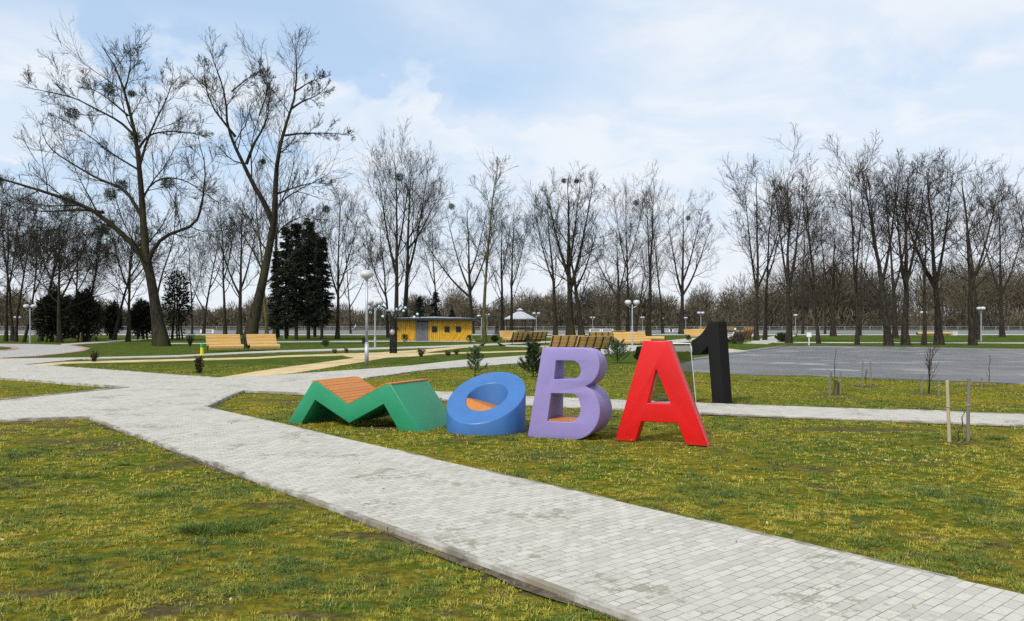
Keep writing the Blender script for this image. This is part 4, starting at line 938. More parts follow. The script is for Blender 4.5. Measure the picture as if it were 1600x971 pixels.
def lim(pts, Y, base, dep=0.0, sq=.945):
    """photo polyline of a limb, at depth Y with a swing of dep metres towards or away from the viewer, relative to base"""
    n_ = len(pts); return [(W(a, b, Y)[0]-base[0], dep*(i/(n_-1))**1.3, W(a, b, Y)[2]*sq) for i, (a, b) in enumerate(pts)]
SP_BIG = dict(n1=9, a1=48, l1=.45, n2=8, n3=6, n4=3, u1=.09, t0=.20, f1=.62, rm=.07, w1=.12, l2=.52, lt=.12, rt=.0098)
# the largest tree, far left
b = G(252, 541); Y = b[1]
s = [(lim([(253, 541), (246, 500), (239, 443), (227, 395), (224, 331), (218, 254), (214, 204), (206, 165), (192, 110), (180, 75), (160, 45)], Y, b), .52, .03),
     (lim([(233, 420), (222, 384), (195, 354), (161, 320), (130, 306), (85, 290), (39, 276), (-15, 262)], Y, b, -4), .30, .03),
     (lim([(161, 320), (120, 313), (75, 315), (30, 312), (-20, 300)], Y, b, 3), .14, .02),
     (lim([(223, 330), (195, 281), (160, 268), (139, 259), (100, 237), (60, 212), (33, 190), (15, 150)], Y, b, 4), .17, .02),
     (lim([(232, 400), (245, 372), (267, 356), (309, 345), (322, 318), (329, 285), (334, 250), (325, 205)], Y, b, -2), .19, .02),
     (lim([(216, 215), (226, 190), (245, 180), (272, 176), (306, 180)], Y, b, 3), .11, .015),
     (lim([(212, 195), (190, 170), (160, 155), (133, 139), (100, 134), (68, 130)], Y, b, -3), .12, .015),
     (lim([(219, 240), (228, 190), (238, 150), (250, 105), (246, 62)], Y, b, 3), .13, .015),
     (lim([(222, 300), (232, 268), (255, 256), (280, 262), (305, 285), (330, 300)], Y, b, 4), .10, .015),
     (lim([(200, 160), (165, 130), (128, 105), (92, 95)], Y, b, 3), .09, .012),
     (lim([(194, 120), (215, 95), (232, 70)], Y, b, -3), .08, .012), (lim([(217, 250), (180, 225), (150, 195), (118, 175)], Y, b, -3), .09, .012),
     (lim([(243, 470), (255, 425), (270, 395), (285, 360), (290, 300)], Y, b, -2), .10, .012)]
ball = lambda px, py, rpx, dy=0: ((W(px, py, Y)[0]-b[0], dy, W(px, py, Y)[2]*.945), rpx*.9*Y/F)
bare_tree('bare_tree', 'largest bare tree, left, with long drooping limb and mistletoe balls', b, s, 3, SP_BIG, balls=[ball(180, 122, 10, -1), ball(131, 165, 10, -1.5), ball(213, 196, 10), ball(180, 272, 11, 1), ball(168, 289, 11, .5), ball(254, 268, 11, 1), ball(128, 305, 11, -2), ball(38, 278, 10, -3.5), ball(159, 350, 10, 0), ball(206, 124, 6, 0)])
b = G(391, 541); Y = b[1]
s = [(lim([(388, 541), (398, 490), (409, 443), (420, 382), (429, 330), (430, 290), (432, 238), (438, 207), (450, 164), (460, 133), (464, 96), (463, 58)], Y, b), .50, .03),
     (lim([(427, 340), (415, 305), (401, 281), (386, 244), (373, 213), (365, 179), (369, 148), (361, 111), (350, 72)], Y, b, -3), .26, .02),
     (lim([(368, 195), (352, 172), (338, 152), (331, 120), (333, 80)], Y, b, -2), .12, .015), (lim([(385, 240), (394, 205), (401, 185), (410, 154), (407, 117), (412, 82)], Y, b, 3), .14, .015),
     (lim([(445, 193), (465, 188), (484, 185), (515, 182), (545, 183)], Y, b, 2), .10, .012), (lim([(456, 148), (478, 139), (503, 139), (526, 128)], Y, b, -3), .10, .012),
     (lim([(461, 120), (480, 95), (500, 75)], Y, b, 3), .08, .012), (lim([(405, 160), (425, 130), (440, 110)], Y, b, -3), .07, .012), (lim([(362, 120), (385, 85), (395, 65)], Y, b, 3), .07, .012),
     (lim([(431, 290), (460, 275), (490, 262), (512, 270)], Y, b, 3), .09, .012), (lim([(420, 380), (440, 350), (470, 335), (505, 330)], Y, b, -3), .09, .012), (lim([(412, 420), (385, 370), (360, 345), (335, 330)], Y, b, 3), .10, .012)]
ball = lambda px, py, rpx, dy=0: ((W(px, py, Y)[0]-b[0], dy, W(px, py, Y)[2]*.945), rpx*.9*Y/F)
bare_tree('bare_tree', 'tall twin stemmed bare tree leaning right behind the left benches', b, s, 4, SP_BIG, balls=[ball(411, 236, 5)])

SPEC = {'poplar': dict(n1=17, a1=48, l1=.38, n2=8, n3=5, n4=3, u1=.14, t0=.26, f1=.55, rm=.075, w1=.09, rt=.0088),
        'spread': dict(n1=13, a1=54, l1=.44, n2=8, n3=5, n4=3, u1=.10, t0=.26, f1=.5, rm=.095, w1=.13, rt=.009),
        'column': dict(n1=22, a1=42, l1=.21, n2=7, n3=4, n4=3, rt=.008, u1=.12, t0=.30, f1=.4, rm=.05, w1=.09),
        'lime': dict(n1=13, a1=48, l1=.37, n2=8, n3=5, n4=3, u1=.09, t0=.28, f1=.45, rm=.06, rt=.0088, w1=.12),
        'dark': dict(n1=13, a1=54, l1=.46, n2=9, n3=6, n4=4, u1=.05, t0=.22, f1=.45, rm=.07, w1=.16, rt=.011)}
def park_tree(px, py, ptop, kind, seed, label, lean=0.0, forks=(), r=None, bark='bark', twig='twig', balls=(), curve=0.0, group='bare trees round the park', wscale=1.0):
    """lean: sideways drift of the top in photo pixels; forks: (start fraction, drift in px, reach fraction)"""
    b = G(px, py); Y = b[1]; k = Y/F; h_ = (H+(HY-ptop)*k)*{'lime': .885, 'column': .96}.get(kind, .93); rg = random.Random(seed)
    r = (r or h_*.0165)*(.50 if kind == 'lime' else .74)
    P = [(lean*k*(u**1.25)+curve*k*math.sin(math.pi*u)+rg.uniform(-.12, .12)*(u > 0), rg.uniform(-.25, .25)*u, h_*u) for u in (0, .12, .25, .4, .55, .7, .85, 1)]
    st = [(P, r, .025)]
    for f0, dx, reach in forks:
        x0 = np.interp(f0, (0, .12, .25, .4, .55, .7, .85, 1), [p[0] for p in P]); dy = rg.uniform(-1, 1)*abs(dx)*k*.6
        Q = [(x0+dx*k*(u**.75), dy*u, h_*(f0+(reach-f0)*u)) for u in (0, .2, .45, .7, 1)]
        st.append((Q, r*(1-f0)*.66+.02, .02))
    S = dict(SPEC[kind]); S['l1'] = S['l1']*wscale
    if forks: S['n1'] = max(8, int(S['n1']*.8))
    bl = [((( bx-px)*k, 0, H+(HY-by)*k), br*k) for bx, by, br in balls]
    return bare_tree('bare_tree', label, b, st, seed, S, bark, twig, group, bl)
DK = 'dark thin trees at the left edge'
park_tree(9, 534, 300, 'dark', 20, 'dark slim tree at the left edge of the photo', 6, [(.35, 25, .95)], bark='bark_dark')
park_tree(20, 533, 318, 'dark', 21, 'second dark slim trunk from the left edge', -18, (), bark='bark_dark', r=.26)
park_tree(25, 534, 312, 'dark', 22, 'dark trunk leaning right, left of the twin lamp', 28, [(.5, -15, .9)], bark='bark_dark')
park_tree(37, 535, 330, 'dark', 23, 'dark tree with bent trunk directly beside the far left lamp', 22, [(.4, 30, .9)], bark='bark_dark', curve=10)
park_tree(-40, 532, 290, 'dark', 24, 'dark tree whose branches reach in from beyond the left edge', 20, [(.3, 40, .9)], bark='bark_dark')
park_tree(63, 534, 315, 'dark', 25, 'dark leaning tree rising left of the round dark thuja', 50, [(.4, 15, .95), (.5, 60, .8)], bark='bark_dark', r=.30)
park_tree(94, 536, 330, 'dark', 26, 'dark tree rising through the round dark thuja', -5, [(.35, 35, .9), (.4, -30, .85)], bark='bark_dark', r=.32)
park_tree(135, 534, 335, 'dark', 27, 'slim dark tree with strongly leaning trunk right of the thujas', 28, [(.4, 10, .9)], bark='bark_dark', r=.25)
park_tree(178, 532, 330, 'dark', 28, 'dark thin tree leaning right, left of the largest tree', 40, [(.45, 60, .85)], bark='bark_dark', r=.27, curve=6)
park_tree(200, 534, 320, 'dark', 29, 'straight dark tree just left of the thick trunk', 8, [(.4, -35, .9), (.5, 35, .85)], bark='bark_dark', r=.28)
park_tree(120, 524, 320, 'dark', 30, 'distant dark tree behind the thujas on the left', 0, [(.35, 40, .9), (.4, -40, .9)], bark='bark_dark')
park_tree(318, 522, 335, 'spread', 31, 'bare tree with arching low limb above the left bench', 30, [(.2, -28, .6), (.4, 40, .9)], r=.35)
park_tree(352, 524, 300, 'poplar', 32, 'straight bare tree behind the left honey bench', -8, [(.4, 25, .9)], r=.38)
park_tree(374, 524, 305, 'spread', 33, 'thick bare tree behind the gap between the honey benches', 4, [(.3, -40, .9), (.35, 30, .9)], r=.55)
park_tree(300, 523, 345, 'dark', 34, 'thin bare tree behind the largest tree, right side', -6, [(.3, 30, .9)], r=.24)
park_tree(417, 533, 260, 'column', 35, 'slim lichen yellow stem beside the leaning twin tree', -22, (), bark='bark_yellow', r=.26)
park_tree(431, 527, 184, 'column', 36, 'straight dark trunk with broken top behind the twin tree', 4, (), r=.52, wscale=1.1)
park_tree(448, 526, 300, 'poplar', 37, 'bare tree between the twin tree and dark spruces', 10, [(.4, 35, .9)], r=.3)
park_tree(527, 530, 292, 'poplar', 38, 'rounded bare tree right of the dark spruces, single mistletoe ball', 4, [(.3, -30, .9), (.35, 32, .9)], r=.33, balls=[(510, 327, 6)], wscale=1.05)
park_tree(548, 522, 345, 'spread', 39, 'small arching bare tree left of the nearest lamp', -10, [(.25, 40, .85)], r=.24)
park_tree(607, 528, 330, 'poplar', 40, 'slim bare tree left of the pair of trunks behind the hut', -14, [(.35, -35, .85)], r=.3)
park_tree(620, 530, 222, 'poplar', 41, 'tall bare tree behind the left end of the yellow hut', -2, [(.35, -32, .95), (.45, 24, .97)], r=.48, balls=[(624, 277, 7)])
park_tree(632, 527, 232, 'poplar', 42, 'thick trunked tree leaning slightly right behind the hut', 12, [(.35, 34, .95), (.5, 52, .86)], r=.6)
park_tree(683, 522, 320, 'poplar', 43, 'bare tree rising from dark spruces behind the hut', -10, [(.4, -25, .9)], r=.34)
park_tree(737, 522, 302, 'spread', 44, 'broad forked bare tree at the right end of the hut', -8, [(.28, -78, .78), (.33, -40, .97), (.32, 42, .9), (.45, 30, .98)], r=.62, balls=[(706, 323, 5)])
park_tree(757, 535, 238, 'column', 45, 'tall thin lichened tree with bare curved trunk', 22, (), bark='bark_yellow', r=.30, curve=-3, wscale=.85)
park_tree(785, 525, 325, 'poplar', 46, 'slim dark tree left behind the gazebo roof', -2, [(.5, 14, .95)], r=.42)
park_tree(799, 524, 322, 'poplar', 47, 'slim bare tree right behind the gazebo roof', 4, [(.4, 26, .95)], r=.4)
park_tree(868, 527, 290, 'poplar', 48, 'bare tree with bent trunk left of the thick poplar', -14, [(.4, -30, .9)], r=.42)
park_tree(892, 529, 262, 'poplar', 49, 'thick poplar in the middle of the photo', -6, [(.3, 36, .99), (.4, -36, .93), (.45, 18, 1.0)], r=.72, balls=[(881, 283, 4), (901, 283, 4)])
park_tree(909, 529, 345, 'spread', 50, 'leaning trunk close beside the thick middle poplar', -24, [(.45, 34, 1.0)], r=.55)
park_tree(967, 523, 345, 'spread', 51, 'dark bare tree with low branch, left of the tall twin lamp', -4, [(.35, -44, .9), (.4, 20, .95)], r=.55)
park_tree(981, 522, 285, 'poplar', 52, 'straight slender tree with mistletoe directly behind the tall lamp', -4, [(.45, -24, .98), (.5, 24, .95)], r=.42, balls=[(994, 317, 4.5)])
park_tree(993, 521, 400, 'spread', 53, 'small dark tree leaning right behind the pale benches', 18, [(.4, 20, .95)], r=.4)
park_tree(1013, 526, 281, 'column', 54, 'narrow dense bare tree right of the tall lamp', 10, [(.4, -6, .97)], r=.5, wscale=1.2)
park_tree(1036, 522, 305, 'column', 55, 'thin bare trunk leaning left beside the far lamp', -22, (), r=.32)
park_tree(1065, 523, 305, 'poplar', 56, 'wide forked poplar left above the black numeral', 4, [(.3, 46, .85), (.3, -24, .92), (.4, 28, .97)], r=.62, balls=[(1075, 341, 4)])
RGp = 'row of tall limes behind the asphalt'
for a in [(1182, 533, 245, 'lime', 60, 'left stem of the close forked pair right of black numeral', 2, [(.3, -22, .95), (.32, 45, .9)], .5), (1195, 532, 262, 'lime', 61, 'right stem of the close forked pair of limes', 12, [(.4, 30, .95)], .42),
          (1232, 536, 248, 'lime', 62, 'straight thick lime behind the dark low shrub', 0, [(.3, 22, .98), (.35, -20, .95)], .58), (1254, 523, 300, 'lime', 63, 'far slim lime behind the white sign', 4, [(.4, 18, .95)], .4),
          (1279, 537, 262, 'lime', 64, 'slim lime leaning left just right of the white sign', -26, [(.5, -12, 1.0)], .33), (1289, 523, 318, 'lime', 65, 'far thin lime left of the thick short trunk', -6, [], .34), (1302, 526, 330, 'lime', 66, 'thick short lime with many upright stems', 0, [(.2, 24, .9), (.2, -20, .92)], .75),
          (1339, 539, 240, 'lime', 67, 'slender lime with straight trunk left of the stake pair', -12, [(.4, 14, .98)], .34), (1344, 524, 270, 'lime', 68, 'far lime behind the slender straight lime', 4, [(.35, 25, .9)], .36),
          (1389, 540, 228, 'lime', 69, 'thick lime leaning strongly left in the right group', -42, [(.35, 26, 1.0), (.45, -18, .92)], .62), (1399, 529, 255, 'lime', 70, 'dark lime crossing behind the leaning thick lime', -16, [(.3, 30, .95)], .6),
          (1415, 540, 232, 'lime', 71, 'upright thick lime right of the leaning thick lime', 4, [(.3, -24, .95), (.35, 28, .97)], .6), (1443, 540, 300, 'lime', 72, 'slim dark lime in front of the yellow timber seat', 4, [], .36),
          (1467, 539, 232, 'lime', 73, 'heavy lime with bent trunk above the timber seat', -20, [(.35, 34, .98), (.32, -46, .85)], .68), (1520, 540, 244, 'lime', 74, 'twisted lime leaning left near the right edge', -16, [(.35, 36, .95)], .56),
          (1529, 531, 262, 'lime', 75, 'lime leaning left behind the twisted lime', -24, [(.4, 60, .92)], .5), (1566, 527, 280, 'lime', 76, 'lime with short trunk and wide crown near right edge', -8, [(.3, 46, .9), (.3, -30, .95)], .62),
          (1630, 534, 262, 'lime', 77, 'lime whose crown reaches in from beyond the right edge', -6, [(.3, -40, .95)], .5)]:
    park_tree(a[0], a[1], a[2], a[3], a[4], a[5], a[6], a[7], a[8], bark='bark_dark', twig='twig_red', group=RGp)

# ------------------------------------------------------------------ conifers and shrubs
def spruce(px, py, ptop, wpx, seed, label, mat='spruce', skirt=.12):
    wpx *= .88
    b = G(px, py); k = b[1]/F; h_ = H+(HY-ptop)*k; rad = wpx*k; rg = np.random.default_rng(seed)
    t = thing('spruce_tree', label, 'tree', (*b, 0), 0, 'dark spruces'); MB().tube([(0, 0, 0), (0, 0, h_*.5), (0, 0, h_*.98)], [h_*.016, h_*.010, .01], 7).build('trunk', M['bark_dark'], t)
    n_ = 260; u = rg.random(n_)**1.15*(.985-skirt)+skirt; az = rg.random(n_)*6.28; L = rad*(1-u)**.85*(.55+.75*rg.random(n_))+.12
    m_ = 34; s_ = (rg.random((n_, m_))**.7); dr = -.22*s_**1.6*L[:, None]+.06*s_*L[:, None]
    P = np.stack([np.cos(az)[:, None]*s_*L[:, None], np.sin(az)[:, None]*s_*L[:, None], (u*h_)[:, None]+dr], -1).reshape(-1, 3)
    D = np.stack([np.cos(az)[:, None]+rg.normal(0, .7, (n_, m_)), np.sin(az)[:, None]+rg.normal(0, .7, (n_, m_)), -.45+rg.normal(0, .3, (n_, m_))], -1).reshape(-1, 3)
    MB().slivers(P, D, h_*.032*(.6+rg.random(len(P))), h_*.0042, rg.random(len(P)), rg).build('crown', M[mat], t)
spruce(447, 530, 352, 26, 1, 'slim dark spruce at the left of the spruce group'); spruce(463, 531, 345, 24, 2, 'dark spruce second from left in the spruce group', skirt=.2); spruce(482, 530, 338, 28, 3, 'tallest dark spruce in the middle of the group', skirt=.16)
spruce(503, 531, 368, 24, 4, 'shorter dark spruce at the right of the spruce group', skirt=.2); spruce(492, 527, 358, 26, 5, 'dark spruce behind the tallest one of the group'); spruce(433, 529, 390, 20, 6, 'low dark spruce next to the straight broken trunk')
spruce(655, 526, 462, 22, 7, 'low dark spruce left behind the hut roof'); spruce(681, 526, 455, 24, 8, 'low dark spruce behind the middle of hut roof'); spruce(706, 527, 482, 12, 9, 'smallest dark spruce behind the right part of hut roof')
spruce(777, 525, 508, 7, 10, 'little dark spruce left of the gazebo')
def thuja(px, py, ptop, wpx, seed, label, mat='thuja', dens=1.0, clear=.14):
    b = G(px, py); k = b[1]/F; h_ = H+(HY-ptop)*k; rad = wpx*k; rg = np.random.default_rng(seed)
    t = thing('thuja_bush', label, 'evergreen bush', (*b, 0), 0, 'dark thuja bushes on the left')
    tr = MB()
    for j in range(5): a = j*1.3+seed; tr.tube([(rad*.4*math.cos(a), rad*.2*math.sin(a), 0), (rad*.25*math.cos(a), rad*.2*math.sin(a), h_*.3), (rad*.15*math.cos(a), 0, h_*.7)], [.10, .08, .03], 6)
    tr.build('stem', M['bark_dark'], t)
    n_ = int(5200*dens); d = unit(rg.normal(size=(n_, 3))); q = rg.random(n_)**.35
    lump = 1+.22*np.sin(d[:, 0]*5+seed)*np.sin(d[:, 2]*6+seed*2)+.15*np.sin(d[:, 1]*9+d[:, 2]*7+seed)
    z = h_*(clear+(1-clear)*(.5+.5*d[:, 2]*q*lump)); zz = (z/h_-clear)/(1-clear); taper = np.clip(1.15-.5*np.clip(zz, 0, 1), .3, 1.2)
    P = np.stack([d[:, 0]*q*lump*rad*taper, d[:, 1]*q*lump*rad*.8*taper, z], 1)
    MB().slivers(P, d+np.array([0, 0, .4])+rg.normal(0, .5, (n_, 3)), .45*(.5+rg.random(n_)), .07, rg.random(n_), rg).build('foliage', M[mat], t)
thuja(84, 535, 462, 28, 1, 'left dark round thuja beside the far left lamp'); thuja(132, 535, 458, 26, 2, 'large dark round thuja right of its neighbour'); thuja(110, 529, 470, 22, 12, 'dark thuja hidden between the two round ones')
thuja(176, 530, 476, 13, 3, 'thin dark thuja left of the leaning trunk', dens=.45); thuja(222, 531, 472, 20, 4, 'dark thuja just left of the thickest trunk', dens=.8); thuja(276, 531, 428, 23, 5, 'tall loose dark thuja right of the thickest trunk', dens=.38)
def young_pine(px, py, ptop, wpx, seed, label, mat='pine', nb=26, dens=1.0, nl=.11):
    b = G(px, py); k = b[1]/F; h_ = (py-ptop)*k; rad = wpx*k; rg = np.random.default_rng(seed)
    t = thing('young_pine', label, 'young pine', (*b, 0), 0, 'young pines on the lawns')
    tr = MB(); tr.tube([(0, 0, 0), (.01, 0, h_*.5), (0, 0, h_*.95)], [.022, .016, .006], 6)
    u = .08+.8*(np.arange(nb)+rg.random(nb))/nb; az = np.arange(nb)*GOLD+rg.normal(0, .3, nb); L = rad*(1-u*.75)*(.7+.6*rg.random(nb))
    s_ = np.linspace(0, 1, 5); P = np.stack([np.cos(az)[:, None]*s_*L[:, None], np.sin(az)[:, None]*s_*L[:, None], (u*h_)[:, None]+(.25*s_+.45*s_**2)*L[:, None]], -1)
    tr.tubes(P, np.broadcast_to(np.linspace(.008, .004, 5), (nb, 5)), 4); tr.build('trunk', M['bark'], t)
    m_ = int(190*dens); f = np.clip(rg.random((nb, m_))**.55, 0, .999)*4; i = f.astype(int); fr = (f-i)[..., None]; ar = np.arange(nb)[:, None]
    Q = (P[ar, i]*(1-fr)+P[ar, i+1]*fr).reshape(-1, 3); T = unit(P[ar, i+1]-P[ar, i]).reshape(-1, 3)
    Q = np.concatenate([Q, np.stack([rg.normal(0, .006, 160), rg.normal(0, .006, 160), h_*(.45+.55*rg.random(160))], 1)]); T = np.concatenate([T, np.tile([0, 0, 1.], (160, 1))])
    MB().slivers(Q, T*.75+rg.normal(0, .55, Q.shape)+np.array([0, 0, .15]), nl*(.6+.7*rg.random(len(Q))), .0085, rg.random(len(Q)), rg).build('needles', M[mat], t)
young_pine(742, 588, 541, 17, 1, 'young pine with soft needles behind the blue round seat', nb=20, dens=.42)
young_pine(833, 590, 534, 20, 2, 'dense young pine left of the purple letter', 'pine_dark', 40, .8); young_pine(965, 568, 533, 22, 3, 'bushy young pine between the purple and red letters', 'pine', 28, .6)
young_pine(906, 548, 525, 7, 4, 'slim young pine between two benches seen from behind', 'pine', 22, .9); young_pine(1000, 566, 543, 9, 5, 'round dark pine touching the left edge of red letter', 'pine_dark', 40, 1.3)
young_pine(773, 535, 526, 6, 6, 'low dark pine right of the thin lichened trunk', 'pine_dark', 40, 1.3, .16); young_pine(1222, 535.5, 523, 11, 7, 'dark low spreading pine beside the straight lime', 'pine_dark', 50, 1.3, .18)
young_pine(1146, 538, 529, 4, 8, 'tiny pine beside the dark weathered bench', 'pine', 20, .9); young_pine(1076, 533, 524, 4, 9, 'tiny pine left of the black numeral tip', 'pine', 20, .9); young_pine(1132, 530, 525, 3, 10, 'tiny shrub like pine behind the black numeral', 'pine_dark', 20, .9)
young_pine(1005, 531.5, 525, 4, 11, 'tiny dark pine beside the round timber seat', 'pine_dark', 24, 1.0); young_pine(508, 543, 532, 7, 12, 'thin grey green young pine below the spruces', 'pine', 18, .5); young_pine(569, 540, 528, 5, 13, 'thin young pine left of the nearest lamp', 'pine', 16, .5); young_pine(632, 536, 523, 8, 14, 'sparse young pine in front of the hut wall', 'pine', 18, .5)
young_pine(734, 536, 524, 6, 15, 'sparse young pine before the right end of hut', 'pine', 18, .5)
def shrub(px, py, ptop, wpx, seed, label, leafmat='brownleaf', n=40, leaf=260, name='small_shrub', lf=.05):
    b = G(px, py); k = b[1]/F; h_ = (py-ptop)*k; rad = wpx*k; rg = np.random.default_rng(seed)
    t = thing(name, label, 'shrub', (*b, 0), 0)
    az = rg.random(n)*6.28; e = rg.random(n)**.6; s_ = np.linspace(0, 1, 4)
    P = np.stack([np.cos(az)[:, None]*s_**1.2*rad*e[:, None], np.sin(az)[:, None]*s_**1.2*rad*e[:, None], s_*h_*(.55+.45*rg.random(n))[:, None]], -1)
    MB().tubes(P, np.broadcast_to(np.linspace(.010, .004, 4), (n, 4)), 4).build('stems', M['bark'], t)
    if leaf:
        f = rg.random((leaf,))*2.99; j = rg.integers(0, n, leaf); i = f.astype(int); fr = (f-i)[:, None]; Q = P[j, i]*(1-fr)+P[j, i+1]*fr+rg.normal(0, .03, (leaf, 3))
        MB().slivers(Q, rg.normal(size=(leaf, 3))+np.array([0, 0, .5]), lf*(.6+.8*rg.random(leaf)), lf*.28, rg.random(leaf), rg).build('leaves', M[leafmat], t)
shrub(658, 557.5, 544, 6, 1, 'brownish small shrub right of the black pipe sculpture', leaf=420, lf=.09); shrub(700, 556, 548, 5, 2, 'left low brown shrub on the sand path edge', leaf=260, lf=.09); shrub(713, 554.5, 546, 6, 3, 'right low brown shrub on the sand path edge', leaf=260, lf=.09)
shrub(523, 552.5, 546, 4, 4, 'low brown shrub beside the sand path, left of the lamp', leaf=260, lf=.08); shrub(541, 552, 544.5, 3.5, 5, 'low reddish shrub nearest the lamp post on its left', leaf=220, lf=.08)
shrub(297, 543, 519, 8, 6, 'twiggy leafless shrub left of the honey benches', n=90, leaf=0)
shrub(311, 583, 557, 5.5, 7, 'dried brown thuja sapling in front of the yellow post', 'deadthuja', 30, 700, 'thuja_sapling', .09); shrub(147, 566, 547, 7, 8, 'dried brown thuja sapling on the far left lawn', 'deadthuja', 24, 420, 'thuja_sapling', .10)
def sapling(px, py, ptop, seed, label, n=7, spread=.22, r=.012, mat='twig_red'):
    b = G(px, py); h_ = (py-ptop)*b[1]/F; rg = np.random.default_rng(seed); t = thing('young_tree', label, 'sapling', (*b, 0), 0)
    P0, R0 = resample([(0, 0, 0), (.03, 0, h_*.3), (.01, .02, h_*.65), (.06, 0, h_)], 10, r, .004); P0, R0 = P0[None], R0[None]
    MB().tubes(P0, R0, 6).build('trunk', M['bark'], t); A, RA = sprout(P0, R0, rg, n, .15, .95, 26, 8, spread*1.6, .3, 5, .08, .15, .6, .003, rmax=.008)
    B, RB = sprout(A, RA, rg, 4, .2, .95, 30, 8, .45, .3, 4, .1, .15, .7, .003, rmax=.005, rmin=.003); MB().tubes(A, RA, 4).tubes(B, RB, 3).build('crown', M[mat], t)
sapling(1451, 615, 545, 1, 'dark twiggy sapling standing before the wet asphalt', 18, .28, .026); sapling(1303, 612, 548, 2, 'very thin sapling beside the short stump', 3, .15); sapling(1545, 597, 560, 3, 'thin dry sapling near the lone right stake', 4, .18)
sapling(1496, 694, 668, 4, 'low dry cluster of shoots between the two tall stakes', 14, .22, .014, 'deadstalk'); sapling(1502, 669, 645, 5, 'thin dry stick on the narrow path edge behind the stakes', 2, .12)
sapling(1352, 600, 577, 6, 'thin sapling between the stakes at the asphalt edge', 3, .15)

# ------------------------------------------------------------------ far wood across the river: one unbroken mass
rg = np.random.default_rng(99); fw = MB()
def fw_top(px): return np.interp(px, [-300, 0, 200, 330, 560, 640, 740, 860, 960, 1050, 1130, 1200, 1300, 1420, 1600, 1900], [458, 466, 474, 482, 482, 476, 458, 450, 455, 460, 440, 430, 414, 412, 406, 400])
for i in range(430):
    Yd = rg.uniform(245, 330); pxx = rg.uniform(-260, 1860); x_ = (pxx-800)*Yd/F; top = (HY-fw_top(pxx)+9*math.sin(pxx*.021)+7*math.sin(pxx*.047+1)+5*math.sin(pxx*.11)+rg.normal(0, 6))*Yd/F*(.45+.72*rg.random()**.8)+H
    hh = max(4, top); w_ = hh*rg.uniform(.22, .36); n_ = 800; d = unit(rg.normal(size=(n_, 3))); q = rg.random(n_)**.5
    P = np.stack([x_+d[:, 0]*q*w_, Yd+d[:, 1]*q*w_, hh*(.52+.40*d[:, 2]*q)], 1)
    D = np.stack([d[:, 0]*.8, d[:, 1]*.8, .9+.3*rg.normal(size=n_)], 1)+rg.normal(0, .35, (n_, 3))
    tone = np.clip(.5+.28*math.sin(pxx*.017+1)+.2*math.sin(pxx*.053)+rg.normal(0, .2), 0, 1)
    fw.slivers(P, D, hh*.13*(.5+rg.random(n_)), .055+.04*rg.random(n_), np.clip(tone+rg.normal(0, .16, n_), 0, 1), rg)
    fw.tube([(x_, Yd, -.5), (x_+rg.normal(0, .5), Yd, hh*.5), (x_+rg.normal(0, .8), Yd, hh*.9)], [.28, .18, .04], 5, False)
n_ = 42000; pxx = rg.uniform(-260, 1860, n_); Yd = rg.uniform(238, 300, n_); P = np.stack([(pxx-800)*Yd/F, Yd, rg.random(n_)*5.5], 1)
fw.slivers(P, rg.normal(0, .5, (n_, 3))+np.array([0, 0, 1.]), 1.0+1.8*rg.random(n_), .08+.06*rg.random(n_), np.clip(.5+.5*np.sin(pxx*.03)*np.sin(pxx*.011)+rg.normal(0, .2, n_), 0, 1), rg)
tag(fw.build('far_wood', M['farwood']), kind='stuff')
hb = MB(); hx_ = np.linspace(-420, 420, 85); hy_ = np.array([262, 300, 345, 420, 600]); hz_ = np.array([-.5, 2.2, 4.6, 6, 6])
Xh, Yh = np.meshgrid(hx_, hy_); Zh = hz_[:, None]*(1+.18*np.sin(Xh*.05)+.12*np.sin(Xh*.13+Yh*.05)); ih = np.arange(Xh.size).reshape(Xh.shape)
hb.add(np.stack([Xh, Yh, Zh], -1).reshape(-1, 3), np.stack([ih[:-1, :-1], ih[:-1, 1:], ih[1:, 1:], ih[1:, :-1]], -1).reshape(-1, 4))
tag(hb.build('far_bank', noisy('leaf_litter_bank', (0.060, 0.050, 0.036), (0.115, 0.094, 0.060), 1.0, .12, 8, spec=0), smooth=True), kind='structure')

